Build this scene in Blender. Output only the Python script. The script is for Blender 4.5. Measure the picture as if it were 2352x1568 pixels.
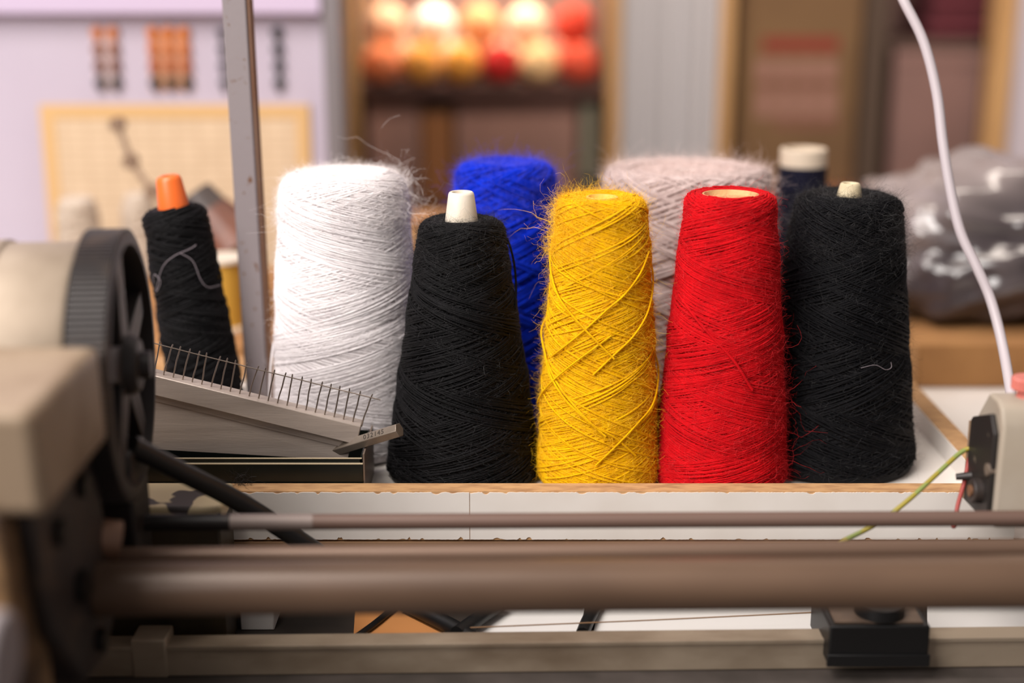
import bpy, math, random
import numpy as np
from mathutils import Vector, Matrix

for o in list(bpy.data.objects):
    bpy.data.objects.remove(o)
SC = bpy.context.scene
COL = SC.collection
RNG = np.random.default_rng(7)
random.seed(7)

# ------------------------------------------------------------------ camera
H = 1.25                       # eye height
PITCH = math.radians(15.0)
FPX = 50.0 / 36.0 * 2352.0
cd = bpy.data.cameras.new('camera')
cd.lens = 50.0
cd.sensor_width = 36.0
cd.sensor_fit = 'HORIZONTAL'
cd.clip_start = 0.02
cd.dof.use_dof = True
cd.dof.focus_distance = 1.05
cd.dof.aperture_fstop = 1.75
cam = bpy.data.objects.new('camera', cd)
cam.location = (0, 0, H)
cam.rotation_euler = (math.pi / 2 - PITCH, 0, 0)
COL.objects.link(cam)
SC.camera = cam

# ------------------------------------------------------------------ world, lamps, exposure
W = bpy.data.worlds.new('world')
SC.world = W
W.use_nodes = True
bg = W.node_tree.nodes['Background']
bg.inputs[0].default_value = (1.0, 0.90, 0.86, 1)
bg.inputs[1].default_value = 0.25

def area(name, loc, target, sx, sy, power, color, spread=math.pi):
    l = bpy.data.lights.new(name, 'AREA')
    l.shape = 'RECTANGLE'
    l.size, l.size_y = sx, sy
    l.energy = power
    l.color = color
    l.spread = spread
    o = bpy.data.objects.new(name, l)
    o.location = loc
    o.rotation_euler = (Vector(target) - Vector(loc)).to_track_quat('-Z', 'Y').to_euler()
    COL.objects.link(o)
    return o

area('ceiling_lamp_front', (-0.75, 0.35, 2.75), (0.0, 1.05, 0.95), 1.3, 0.5, 40, (1.0, 0.93, 0.87))
area('front_fill_light', (-1.6, -1.0, 2.55), (0.0, 1.05, 0.95), 1.5, 1.2, 97, (1.0, 0.94, 0.90))  # added frontal fill from behind the camera; no window is known there
area('rear_fill_light', (0.45, 1.60, 2.0), (0.40, 2.75, 0.95), 0.9, 0.3, 13, (1.0, 0.88, 0.78))  # added fill to brighten the cabinet bays; no pendant is known there
area('ceiling_lamp_wall', (-1.3, 1.0, 2.6), (-0.8, 1.8, 1.1), 0.9, 0.25, 3.0, (0.80, 0.72, 1.0))

SC.view_settings.view_transform = 'Standard'
SC.view_settings.look = 'None'
SC.view_settings.exposure = 0.0
SC.view_settings.gamma = 1.0
SC.view_settings.use_curve_mapping = False

# ------------------------------------------------------------------ helpers
def ray(px, py):
    u = (px - 1176.0) / FPX
    v = (784.0 - py) / FPX
    return (u, math.cos(PITCH) + v * math.sin(PITCH), -math.sin(PITCH) + v * math.cos(PITCH))

def P(px, py, Y):
    d = ray(px, py); t = Y / d[1]
    return Vector((t * d[0], Y, H + t * d[2]))

def PZ(px, py, z):
    d = ray(px, py); t = (z - H) / d[2]
    return Vector((t * d[0], t * d[1], z))

def PX(px, py, x):
    d = ray(px, py); t = x / d[0]
    return Vector((x, t * d[1], H + t * d[2]))

def pxsize(n, py, Y):
    return n * (Y / ray(0, py)[1]) / FPX

def lin(c):
    out = []
    for k in c[:3]:
        k /= 255.0
        out.append(k / 12.92 if k <= 0.04045 else ((k + 0.055) / 1.055) ** 2.4)
    return (*out, 1.0)

MATS = {}
def mat(name, col, rough=0.6, metal=0.0, col2=None, scale=20.0, lo=0.35, hi=0.65, bump=0.0, bscale=200.0,
        sheen=0.0, stretch=None, spec=0.5, trans=0.0, detail=4.0, coat=0.0):
    if name in MATS:
        return MATS[name]
    m = bpy.data.materials.new(name)
    m.use_nodes = True
    nt = m.node_tree
    b = nt.nodes['Principled BSDF']
    b.inputs['Roughness'].default_value = rough
    b.inputs['Metallic'].default_value = metal
    b.inputs['Specular IOR Level'].default_value = spec
    b.inputs['Base Color'].default_value = lin(col)
    if sheen:
        b.inputs['Sheen Weight'].default_value = sheen
        b.inputs['Sheen Roughness'].default_value = 0.5
        b.inputs['Sheen Tint'].default_value = lin(col)
    if trans:
        b.inputs['Transmission Weight'].default_value = trans
    if coat:
        b.inputs['Coat Weight'].default_value = coat
        b.inputs['Coat Roughness'].default_value = 0.1
    tc = nt.nodes.new('ShaderNodeTexCoord')
    src = tc.outputs['Object']
    if stretch:
        mp = nt.nodes.new('ShaderNodeMapping')
        mp.inputs['Scale'].default_value = stretch
        nt.links.new(src, mp.inputs['Vector'])
        src = mp.outputs['Vector']
    if col2 is not None:
        n = nt.nodes.new('ShaderNodeTexNoise')
        n.inputs['Scale'].default_value = scale
        n.inputs['Detail'].default_value = detail
        r = nt.nodes.new('ShaderNodeValToRGB')
        r.color_ramp.elements[0].position = lo
        r.color_ramp.elements[1].position = hi
        r.color_ramp.elements[0].color = lin(col)
        r.color_ramp.elements[1].color = lin(col2)
        nt.links.new(src, n.inputs['Vector'])
        nt.links.new(n.outputs['Fac'], r.inputs['Fac'])
        nt.links.new(r.outputs['Color'], b.inputs['Base Color'])
    if bump:
        n2 = nt.nodes.new('ShaderNodeTexNoise')
        n2.inputs['Scale'].default_value = bscale
        n2.inputs['Detail'].default_value = 3.0
        bp = nt.nodes.new('ShaderNodeBump')
        bp.inputs['Strength'].default_value = bump
        bp.inputs['Distance'].default_value = 0.001
        nt.links.new(src, n2.inputs['Vector'])
        nt.links.new(n2.outputs['Fac'], bp.inputs['Height'])
        nt.links.new(bp.outputs['Normal'], b.inputs['Normal'])
    MATS[name] = m
    return m

def np_mesh(name, verts, quads, tris=None, smooth=True):
    verts = np.asarray(verts, dtype=np.float32).reshape(-1, 3)
    quads = np.asarray(quads, dtype=np.int32).reshape(-1, 4)
    tris = np.zeros((0, 3), np.int32) if tris is None else np.asarray(tris, dtype=np.int32).reshape(-1, 3)
    me = bpy.data.meshes.new(name)
    me.vertices.add(len(verts))
    me.vertices.foreach_set('co', verts.ravel())
    nl = quads.size + tris.size
    me.loops.add(nl)
    me.loops.foreach_set('vertex_index', np.concatenate([quads.ravel(), tris.ravel()]))
    npol = len(quads) + len(tris)
    me.polygons.add(npol)
    tot = np.concatenate([np.full(len(quads), 4, np.int32), np.full(len(tris), 3, np.int32)])
    start = np.concatenate([[0], np.cumsum(tot)[:-1]]).astype(np.int32)
    me.polygons.foreach_set('loop_start', start)
    me.polygons.foreach_set('loop_total', tot)
    me.polygons.foreach_set('use_smooth', np.full(npol, smooth, dtype=bool))
    me.update(calc_edges=True)
    me.validate()
    return me

class MB:
    """collects simple shapes; build() links them as one mesh object"""
    def __init__(s):
        s.v = []; s.f = []
    def add(s, vs, fs):
        n = len(s.v)
        s.v += [tuple(q) for q in vs]
        s.f += [tuple(i + n for i in q) for q in fs]
        return s
    def box(s, x0, x1, y0, y1, z0, z1):
        vs = [(x, y, z) for x in (x0, x1) for y in (y0, y1) for z in (z0, z1)]
        return s.add(vs, [(0, 1, 3, 2), (4, 6, 7, 5), (0, 4, 5, 1), (2, 3, 7, 6), (0, 2, 6, 4), (1, 5, 7, 3)])
    def cyl(s, p0, p1, r0, r1=None, n=24, caps=True):
        p0 = Vector(p0); p1 = Vector(p1)
        r1 = r0 if r1 is None else r1
        d = (p1 - p0).normalized()
        a = d.orthogonal().normalized(); b = d.cross(a)
        vs = []
        for p, r in ((p0, r0), (p1, r1)):
            for i in range(n):
                t = 2 * math.pi * i / n
                vs.append(p + a * (r * math.cos(t)) + b * (r * math.sin(t)))
        fs = [(i, (i + 1) % n, n + (i + 1) % n, n + i) for i in range(n)]
        if caps:
            fs += [tuple(range(n))[::-1], tuple(range(n, 2 * n))]
        return s.add(vs, fs)
    def tube(s, pts, r, n=8):
        pts = [Vector(q) for q in pts]
        rs = r if isinstance(r, (list, tuple)) else [r] * len(pts)
        vs = []; nrm = None
        for i, q in enumerate(pts):
            t = (pts[min(i + 1, len(pts) - 1)] - pts[max(i - 1, 0)]).normalized()
            if nrm is None:
                nrm = t.orthogonal().normalized()
            nrm = (nrm - t * nrm.dot(t)).normalized()
            bi = t.cross(nrm)
            for k in range(n):
                a = 2 * math.pi * k / n
                vs.append(q + (nrm * math.cos(a) + bi * math.sin(a)) * rs[i])
        fs = []
        for i in range(len(pts) - 1):
            for k in range(n):
                fs.append((i * n + k, i * n + (k + 1) % n, (i + 1) * n + (k + 1) % n, (i + 1) * n + k))
        fs += [tuple(range(n))[::-1], tuple(range((len(pts) - 1) * n, len(pts) * n))]
        return s.add(vs, fs)
    def prism(s, poly, axis, a0, a1):
        """poly: list of 2D points in the plane across `axis` ('x': (y,z), 'y': (x,z), 'z': (x,y))"""
        def mk(p, a):
            return {'x': (a, p[0], p[1]), 'y': (p[0], a, p[1]), 'z': (p[0], p[1], a)}[axis]
        n = len(poly)
        vs = [mk(p, a0) for p in poly] + [mk(p, a1) for p in poly]
        fs = [(i, (i + 1) % n, n + (i + 1) % n, n + i) for i in range(n)] + [tuple(range(n))[::-1], tuple(range(n, 2 * n))]
        return s.add(vs, fs)
    def lathe(s, prof, c=(0, 0, 0), axis='z', n=40):
        vs = []
        for r, h in prof:
            for i in range(n):
                t = 2 * math.pi * i / n
                a, b = r * math.cos(t), r * math.sin(t)
                q = (a, b, h) if axis == 'z' else (h, a, b)
                vs.append((q[0] + c[0], q[1] + c[1], q[2] + c[2]))
        fs = []
        for j in range(len(prof) - 1):
            for i in range(n):
                fs.append((j * n + i, j * n + (i + 1) % n, (j + 1) * n + (i + 1) % n, (j + 1) * n + i))
        return s.add(vs, fs)
    def build(s, name, m, parent=None, loc=None, smooth=40, bevel=0.0, seg=2, world=True):
        """vertices are given in world space when parent/loc is set (world=True), and stored relative to it"""
        me = bpy.data.meshes.new(name)
        org = Vector((0, 0, 0))
        if world:
            if parent is not None:
                org = ORG.get(parent.name, Vector((0, 0, 0)))
            elif loc is not None:
                org = Vector(loc)
        me.from_pydata([tuple(Vector(q) - org) for q in s.v], [], s.f)
        import bmesh
        bm = bmesh.new(); bm.from_mesh(me)
        bmesh.ops.recalc_face_normals(bm, faces=bm.faces)
        bm.to_mesh(me); bm.free()
        if smooth:
            me.shade_smooth()
            me.set_sharp_from_angle(angle=math.radians(smooth))
        me.materials.append(m)
        o = bpy.data.objects.new(name, me)
        COL.objects.link(o)
        if parent is not None:
            o.parent = parent
            ORG[o.name] = org
        elif loc is not None:
            o.location = loc
            ORG[o.name] = Vector(loc)
        else:
            ORG[o.name] = Vector((0, 0, 0))
        if bevel:
            md = o.modifiers.new('bevel', 'BEVEL')
            md.width = bevel; md.segments = seg; md.limit_method = 'ANGLE'
        return o

ORG = {}
def tag(o, label=None, cat=None, group=None, kind=None):
    if label: o['label'] = label
    if cat: o['category'] = cat
    if group: o['group'] = group
    if kind: o['kind'] = kind
    return o

def thing(name, label, cat, loc, group=None, rot=(0, 0, 0)):
    o = bpy.data.objects.new(name, None)
    o.empty_display_size = 0.05
    o.location = loc
    o.rotation_euler = rot
    COL.objects.link(o)
    ORG[o.name] = Vector(loc)
    return tag(o, label, cat, group)

def link_mesh(name, me, m, parent):
    me.materials.append(m)
    o = bpy.data.objects.new(name, me)
    COL.objects.link(o)
    o.parent = parent
    ORG[o.name] = ORG.get(parent.name, Vector((0, 0, 0)))
    return o

# ------------------------------------------------------------------ levels
Z_RIM = H - 0.372
Z_TRAY = H - 0.390
Z_TABLE = H - 0.410
Z_BENCH = H - 0.475
cz = P(2200, 792, 1.352).z     # top of the flat cardboard box behind the tray

# ------------------------------------------------------------------ materials
M_lav = mat('lavender_paint', (188, 178, 192), 0.7, col2=(180, 169, 184), scale=3)
M_wall = mat('brown_wall', (96, 72, 62), 0.85, col2=(84, 62, 54), scale=5)
M_floor = mat('floor_paint', (120, 104, 92), 0.7, col2=(100, 88, 78), scale=6)
M_wood = mat('pale_wood', (196, 152, 100), 0.6, col2=(172, 128, 80), scale=10, stretch=(8, 8, 0.6))
M_brownwood = mat('brown_wood', (128, 84, 52), 0.65, col2=(108, 68, 42), scale=8, stretch=(1, 6, 6))
M_darkwood = mat('dark_wood', (88, 64, 54), 0.7, col2=(74, 54, 46), scale=6)
M_white = mat('white_laminate', (226, 220, 214), 0.45, col2=(214, 206, 198), scale=14, lo=0.4, hi=0.75)
M_chip = mat('chipboard', (192, 150, 104), 0.85, col2=(150, 110, 74), scale=160, lo=0.42, hi=0.75, bump=0.4, bscale=500, stretch=(0.35, 1, 1))
M_dark = mat('blackened_steel', (34, 30, 30), 0.5, 0.3, col2=(62, 50, 44), scale=40, lo=0.5, hi=0.8, bump=0.1)
M_black = mat('black_plastic', (16, 16, 17), 0.45)
M_gear = mat('worn_black_gear', (44, 38, 37), 0.5, 0.15, col2=(86, 70, 58), scale=26, lo=0.52, hi=0.8)
M_cream = mat('cream_enamel', (150, 130, 108), 0.45, col2=(120, 98, 76), scale=22, lo=0.45, hi=0.7, bump=0.05, bscale=120)
M_roller = mat('brown_roller', (106, 83, 66), 0.40, 0.15, col2=(80, 61, 48), scale=14, stretch=(0.25, 1, 1))
M_rod = mat('rod_steel', (100, 76, 66), 0.55, 0.15, col2=(112, 90, 80), scale=9, stretch=(0.2, 1, 1))
M_rod2 = mat('rod_worn', (126, 102, 86), 0.45, 0.3, col2=(100, 78, 64), scale=9, stretch=(0.2, 1, 1))
M_rail = mat('rail_steel', (172, 156, 136), 0.5, 0.25, col2=(124, 106, 86), scale=26, lo=0.4, hi=0.75, stretch=(0.5, 1, 1), bump=0.15)
M_bed = mat('grey_bed', (96, 88, 84), 0.55, 0.2, col2=(74, 68, 64), scale=22)
M_alu = mat('brushed_aluminium', (200, 186, 175), 0.42, 0.3, col2=(172, 158, 148), scale=24, stretch=(0.25, 1, 5), bump=0.12, bscale=300)
M_pin = mat('pin_steel', (150, 138, 128), 0.32, 0.8)
M_green = mat('dark_green_enamel', (13, 18, 15), 0.35, col2=(20, 23, 18), scale=60, lo=0.5, hi=0.8)
M_edge = mat('worn_cream_edge', (196, 180, 150), 0.6)
M_paper = mat('white_paper', (230, 226, 222), 0.8)
M_card = mat('cardboard', (164, 118, 70), 0.85, col2=(142, 98, 56), scale=12)

# ------------------------------------------------------------------ the room
def struct(name, mb, m, label=None, parent=None, bevel=0.0):
    o = mb.build(name, m, parent=parent, bevel=bevel)
    if parent is None:
        tag(o, label, None, None, 'structure')
    return o

struct('floor', MB().box(-2.4, 2.6, -0.6, 3.6, -0.05, 0.0), M_floor, 'brown grey painted workshop floor under the bench')
struct('wall_back', MB().box(-2.4, 2.6, 3.5, 3.6, 0.0, 2.6), M_wall, 'dark brown back wall behind the shelving')
YW = 1.80
xr = P(757, 300, YW).x
wl = struct('wall_left', MB().box(-2.4, xr, YW, YW + 0.04, 0.0, 2.3), M_lav, 'pale lavender partition wall at the left of the photo')
z28 = P(300, 30, YW - 0.02).z
struct('trim_1', MB().box(-2.4, xr - 0.004, YW - 0.025, YW, z28, z28 + 0.12), mat('lavender_trim', (188, 172, 196), 0.7), 'lavender rail along the top of the partition wall')
struct('trim_2', MB().box(xr - 0.002, xr + 0.018, YW - 0.02, YW + 0.05, 0.0, 2.3), mat('grey_edge_strip', (120, 114, 116), 0.5, 0.2), 'dark grey metal strip at the partition edge')

# ------------------------------------------------------------------ bench, table, tray
bench = thing('workbench', 'long dark workbench carrying the machine and the white table', 'workbench', (0, 1.2, 0))
MB().box(-1.2, 1.3, 0.15, 1.78, Z_BENCH - 0.04, Z_BENCH).build('bench_top', mat('bench_top', (62, 54, 48), 0.6, col2=(44, 38, 34), scale=12), bench)  # unseen near end extended toward the camera, dark to cut bounce under the roller
for sx in (-1.1, 1.2):
    for sy in (0.22, 1.70):
        MB().box(sx - 0.04, sx + 0.04, sy - 0.04, sy + 0.04, 0, Z_BENCH - 0.04).build('leg', M_darkwood, bench)

table = thing('low_table', 'low white table board under the yarn tray', 'table', (0.05, 1.3, Z_BENCH))
MB().box(-1.0, 1.2, 0.972, 1.76, Z_TABLE - 0.018, Z_TABLE).build('table_top', M_white, table)
lp = MB().box(-1.0, 1.2, 0.9675, 0.972, Z_TABLE - 0.0175, Z_TABLE - 0.0012).build('edge_strip', mat('edge_wood', (150, 116, 84), 0.7, col2=(124, 92, 64), scale=20, stretch=(0.3, 1, 1)), table)
for sx in (-0.9, 1.1):
    for sy in (1.05, 1.7):
        MB().box(sx - 0.03, sx + 0.03, sy - 0.03, sy + 0.03, Z_BENCH, Z_TABLE - 0.018).build('leg', M_darkwood, table)

# the tray: chipboard walls faced with chipped white laminate
TX0, TX1, TY0, TY1, TT = -0.365, 0.367, 0.9685, 1.33, 0.0165
tray = thing('yarn_tray', 'shallow white tray with chipped chipboard rim holding the cones', 'tray', (0, 1.15, Z_TABLE))
MB().box(TX0 + 0.001, TX1 - 0.001, TY0 + 0.002, TY1 - 0.001, Z_TABLE, Z_TRAY).build('tray_floor', M_white, tray)
MB().box(TX0, TX1, TY0, TY0 + TT, Z_TRAY, Z_RIM).build('front_wall', M_chip, tray)
MB().box(TX0, TX1, TY1 - TT, TY1, Z_TRAY, Z_RIM).build('rear_wall', M_chip, tray)
MB().box(TX1 - TT, TX1, TY0 + TT, TY1 - TT, Z_TRAY, Z_RIM).build('side_wall', M_chip, tray)
MB().box(TX0, TX0 + TT, TY0 + TT, TY1 - TT, Z_TRAY, Z_RIM).build('side_wall', M_chip, tray)
MB().box(TX1 - TT - 0.0008, TX1 - TT, TY0 + TT, TY1 - TT, Z_TRAY, Z_RIM - 0.0006).build('inner_laminate', M_white, tray)
def laminate(x0, x1, seed):
    rng = random.Random(seed)
    chips = [(rng.uniform(x0, x1), rng.uniform(0.003, 0.009), rng.uniform(0.0005, 0.0022)) for _ in range(int(60 * (x1 - x0)))]
    chipsb = [(rng.uniform(x0, x1), rng.uniform(0.001, 0.005), rng.uniform(0.0004, 0.0022)) for _ in range(int(45 * (x1 - x0)))]
    n = int((x1 - x0) / 0.0011)
    top = []; bot = []
    for i in range(n + 1):
        x = x0 + (x1 - x0) * i / n
        dz = 0.0005 + rng.uniform(0, 0.0004)
        for cx, w, dd in chips:
            if abs(x - cx) < w / 2:
                dz = max(dz, dd * (1 - (abs(x - cx) * 2 / w) ** 2) + rng.uniform(0, 0.0004))
        db = rng.uniform(0, 0.0003)
        for cx, w, dd in chipsb:
            if abs(x - cx) < w / 2:
                db = max(db, dd * (1 - (abs(x - cx) * 2 / w) ** 3) + rng.uniform(0, 0.0003))
        top.append((x, Z_RIM - dz)); bot.append((x, Z_TABLE + 0.0006 + db))
    mb = MB(); y0, y1 = TY0 - 0.0008, TY0
    vs = []; fs = []
    for t, b in zip(top, bot):
        vs += [(t[0], y0, t[1]), (b[0], y0, b[1]), (t[0], y1, t[1]), (b[0], y1, b[1])]
    for i in range(n):
        a = 4 * i; c = a + 4
        fs += [(a, a + 1, c + 1, c), (a, c, c + 2, a + 2), (a + 1, a + 3, c + 3, c + 1)]
    fs += [(0, 2, 3, 1), (4 * n, 4 * n + 1, 4 * n + 3, 4 * n + 2)]
    mb.add(vs, fs)
    return mb.build('front_laminate', M_white, tray, smooth=0)
MB().box(TX0, TX1, TY0, TY0 + 0.002, Z_TABLE, Z_TRAY).build('front_wall_foot', M_chip, tray)
xj = P(1079, 1190, TY0).x
laminate(TX0, xj - 0.00025, 3)
laminate(xj + 0.00025, TX1, 5)

# ------------------------------------------------------------------ yarn cones
def yarn_mat(name, c, c2, sheen=0.25, rough=0.9, scale=70):
    m = mat('yarn_' + name, c, rough, 0, col2=c2, scale=scale, lo=0.3, hi=0.7, bump=0.55, bscale=1500, sheen=sheen, spec=0.12)
    return m

def cone_profile(h, rb, rt, sh, rh, dip, bulge=0.0, waist=None):
    pr = [(rb - 0.005, 0.0), (rb - 0.0015, 0.0012), (rb, 0.005)]
    for i in range(1, 15):
        t = i / 15.0
        z = 0.005 + (h - sh - 0.005) * t
        r = rb + (rt - rb) * t + bulge * math.sin(math.pi * t)
        if waist:
            r += np.interp(t, waist[0], waist[1])
        r += 0.0005 * math.sin(23 * t + 40 * rb * 7) + 0.0004 * math.sin(41 * t + rt * 900)
        pr.append((r, z))
    for i in range(0, 9):
        a = i / 8.0 * math.pi / 2
        pr.append((rt - sh + sh * math.cos(a), h - sh + sh * math.sin(a)))
    for i in range(1, 5):
        t = i / 4.0
        pr.append(((rt - sh) * (1 - t) + rh * t, h - dip * t ** 1.5))
    return np.array(pr)

def windings(prof, n_pass, alpha, sr, off, rng, amp, smax_frac, band=3.0, flat=0.75, m=84, jit=1.0):
    """strands laid in helical passes up and down the surface; in patches one direction lies above the other"""
    seg = np.hypot(np.diff(prof[:, 0]), np.diff(prof[:, 1]))
    S = np.concatenate([[0], np.cumsum(seg)])
    smax = S[-1] * smax_frac
    total = 2 * n_pass
    u = np.linspace(0, 1, m)[None, :]
    s0 = rng.uniform(0.008, 0.015, (total, 1))
    s1 = smax - rng.uniform(0, 0.010, (total, 1))
    s = s0 + (s1 - s0) * u
    r = np.interp(s, S, prof[:, 0]); z = np.interp(s, S, prof[:, 1])
    e = 0.0008
    r2 = np.interp(s + e, S, prof[:, 0]); z2 = np.interp(s + e, S, prof[:, 1])
    tr, tz = r2 - r, z2 - z
    tl = np.hypot(tr, tz) + 1e-9
    nr, nz = tz / tl, -tr / tl
    dirn = np.where(np.arange(total) % 2 == 0, 1.0, -1.0)[:, None]
    al = np.radians(alpha * rng.normal(1.0, 0.10, (total, 1)))
    flat_near_ends = 0.55 + 0.45 * np.clip(np.minimum((s - 0.0) / 0.05, (smax - s) / 0.03 + 0.3), 0, 1)
    dth = (s1 - s0) / (m - 1) / (np.maximum(r, 0.008) * np.tan(al * flat_near_ends))
    th0 = (np.arange(total) // 2)[:, None] * (2 * math.pi / n_pass) * 1.0 + rng.normal(0, 0.35 * 2 * math.pi / n_pass, (total, 1)) * jit
    th0 = th0 + dirn * 0.7
    th = th0 + dirn * np.cumsum(dth, axis=1)
    th = th + 0.02 * jit * np.sin(u * rng.uniform(8, 30, (total, 1)) + rng.uniform(0, 6, (total, 1)))
    ph = rng.uniform(0, 6.28, 6)
    zz = z / 0.2
    nz_f = (np.sin(band * 6.28 * zz + np.sin(th + ph[0]) * 1.2 + ph[1]) + 0.6 * np.sin(2.3 * band * 6.28 * zz + 2 * th + ph[2])
            + 0.5 * np.sin(3 * th + 9 * zz + ph[3]))
    layer = amp * dirn * nz_f * 0.5 + rng.uniform(-0.5, 0.5, (total, 1)) * amp * 0.9 + off
    rr = r + nr * layer; zc = z + nz * layer
    c = np.stack([rr * np.cos(th), rr * np.sin(th), zc], -1)
    T = np.gradient(c, axis=1)
    T /= np.linalg.norm(T, axis=-1, keepdims=True) + 1e-9
    N = np.stack([nr * np.cos(th), nr * np.sin(th), nz], -1)
    B = np.cross(T, N)
    B /= np.linalg.norm(B, axis=-1, keepdims=True) + 1e-9
    k = 4
    rad = sr * (1 + 0.16 * rng.normal(0, 1, (total, 1))).clip(0.6, 1.5) * (1 + 0.10 * np.sin(u * 90 + rng.uniform(0, 6, (total, 1))))
    a = np.arange(k) * 2 * math.pi / k
    v = (c[:, :, None, :] + (N[:, :, None, :] * (np.cos(a) * flat)[None, None, :, None] + B[:, :, None, :] * np.sin(a)[None, None, :, None]) * rad[:, :, None, None])
    idx = np.arange(total * m * k).reshape(total, m, k)
    q = np.stack([idx[:, :-1, :], np.roll(idx, -1, 2)[:, :-1, :], np.roll(idx, -1, 2)[:, 1:, :], idx[:, 1:, :]], -1)
    return v.reshape(-1, 3), q.reshape(-1, 4)

def lathe_np(prof, n=96):
    a = np.arange(n) * 2 * math.pi / n
    v = np.stack([prof[:, 0:1] * np.cos(a), prof[:, 0:1] * np.sin(a), np.repeat(prof[:, 1:2], n, 1)], -1)
    idx = np.arange(len(prof) * n).reshape(len(prof), n)
    q = np.stack([idx[:-1], np.roll(idx, -1, 1)[:-1], np.roll(idx, -1, 1)[1:], idx[1:]], -1)
    return v.reshape(-1, 3), q.reshape(-1, 4)

def fibres(prof, n, length, width, rng, lift=0.5, curl=1.0, segs=4, srange=(0.04, 1.0), thr=None, spread=1.0):
    seg = np.hypot(np.diff(prof[:, 0]), np.diff(prof[:, 1]))
    S = np.concatenate([[0], np.cumsum(seg)])
    w = np.interp(np.linspace(srange[0], srange[1], 400) * S[-1], S, prof[:, 0])
    cdf = np.cumsum(w); cdf /= cdf[-1]
    s = np.interp(rng.uniform(0, 1, n), cdf, np.linspace(srange[0], srange[1], 400)) * S[-1]
    r = np.interp(s, S, prof[:, 0]); z = np.interp(s, S, prof[:, 1])
    e = 0.0008
    tr = np.interp(s + e, S, prof[:, 0]) - r; tz = np.interp(s + e, S, prof[:, 1]) - z
    tl = np.hypot(tr, tz) + 1e-9
    th = rng.uniform(0, 2 * math.pi, n) if thr is None else rng.uniform(thr[0], thr[1], n)
    ct, st = np.cos(th), np.sin(th)
    N = np.stack([tz / tl * ct, tz / tl * st, -tr / tl], -1)
    A = np.stack([-st, ct, 0 * st], -1)
    U = np.stack([tr / tl * ct, tr / tl * st, tz / tl], -1)
    p = np.stack([r * ct, r * st, z], -1) + N * 0.0004
    ang = rng.normal(0, 0.7 * spread, n) + np.where(rng.uniform(0, 1, n) < 0.5, 0, math.pi)
    d = A * np.cos(ang)[:, None] + U * np.sin(ang)[:, None] + N * (lift * rng.uniform(0.0, 1.6, n))[:, None]
    d /= np.linalg.norm(d, axis=-1, keepdims=True)
    L = length * rng.lognormal(0, 0.45, n) / segs
    pts = [p]
    for i in range(segs):
        d = d + rng.normal(0, 0.33 * curl, (n, 3)) - N * (0.10 * lift)
        d /= np.linalg.norm(d, axis=-1, keepdims=True)
        pts.append(pts[-1] + d * L[:, None])
    pts = np.stack(pts, 1)
    T = np.gradient(pts, axis=1)
    rv = rng.normal(0, 1, (n, 1, 3))
    B = np.cross(T, np.broadcast_to(rv, T.shape))
    B /= np.linalg.norm(B, axis=-1, keepdims=True) + 1e-9
    wd = width * np.linspace(1.0, 0.45, segs + 1)[None, :, None]
    a = pts + B * wd / 2; b = pts - B * wd / 2
    v = np.stack([a, b], 2)
    idx = np.arange(n * (segs + 1) * 2).reshape(n, segs + 1, 2)
    q = np.stack([idx[:, :-1, 0], idx[:, :-1, 1], idx[:, 1:, 1], idx[:, 1:, 0]], -1)
    return v.reshape(-1, 3), q.reshape(-1, 4)

def join(parts):
    vs = []; qs = []; n = 0
    for v, q in parts:
        vs.append(v); qs.append(q + n); n += len(v)
    return np.concatenate(vs), np.concatenate(qs)

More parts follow.
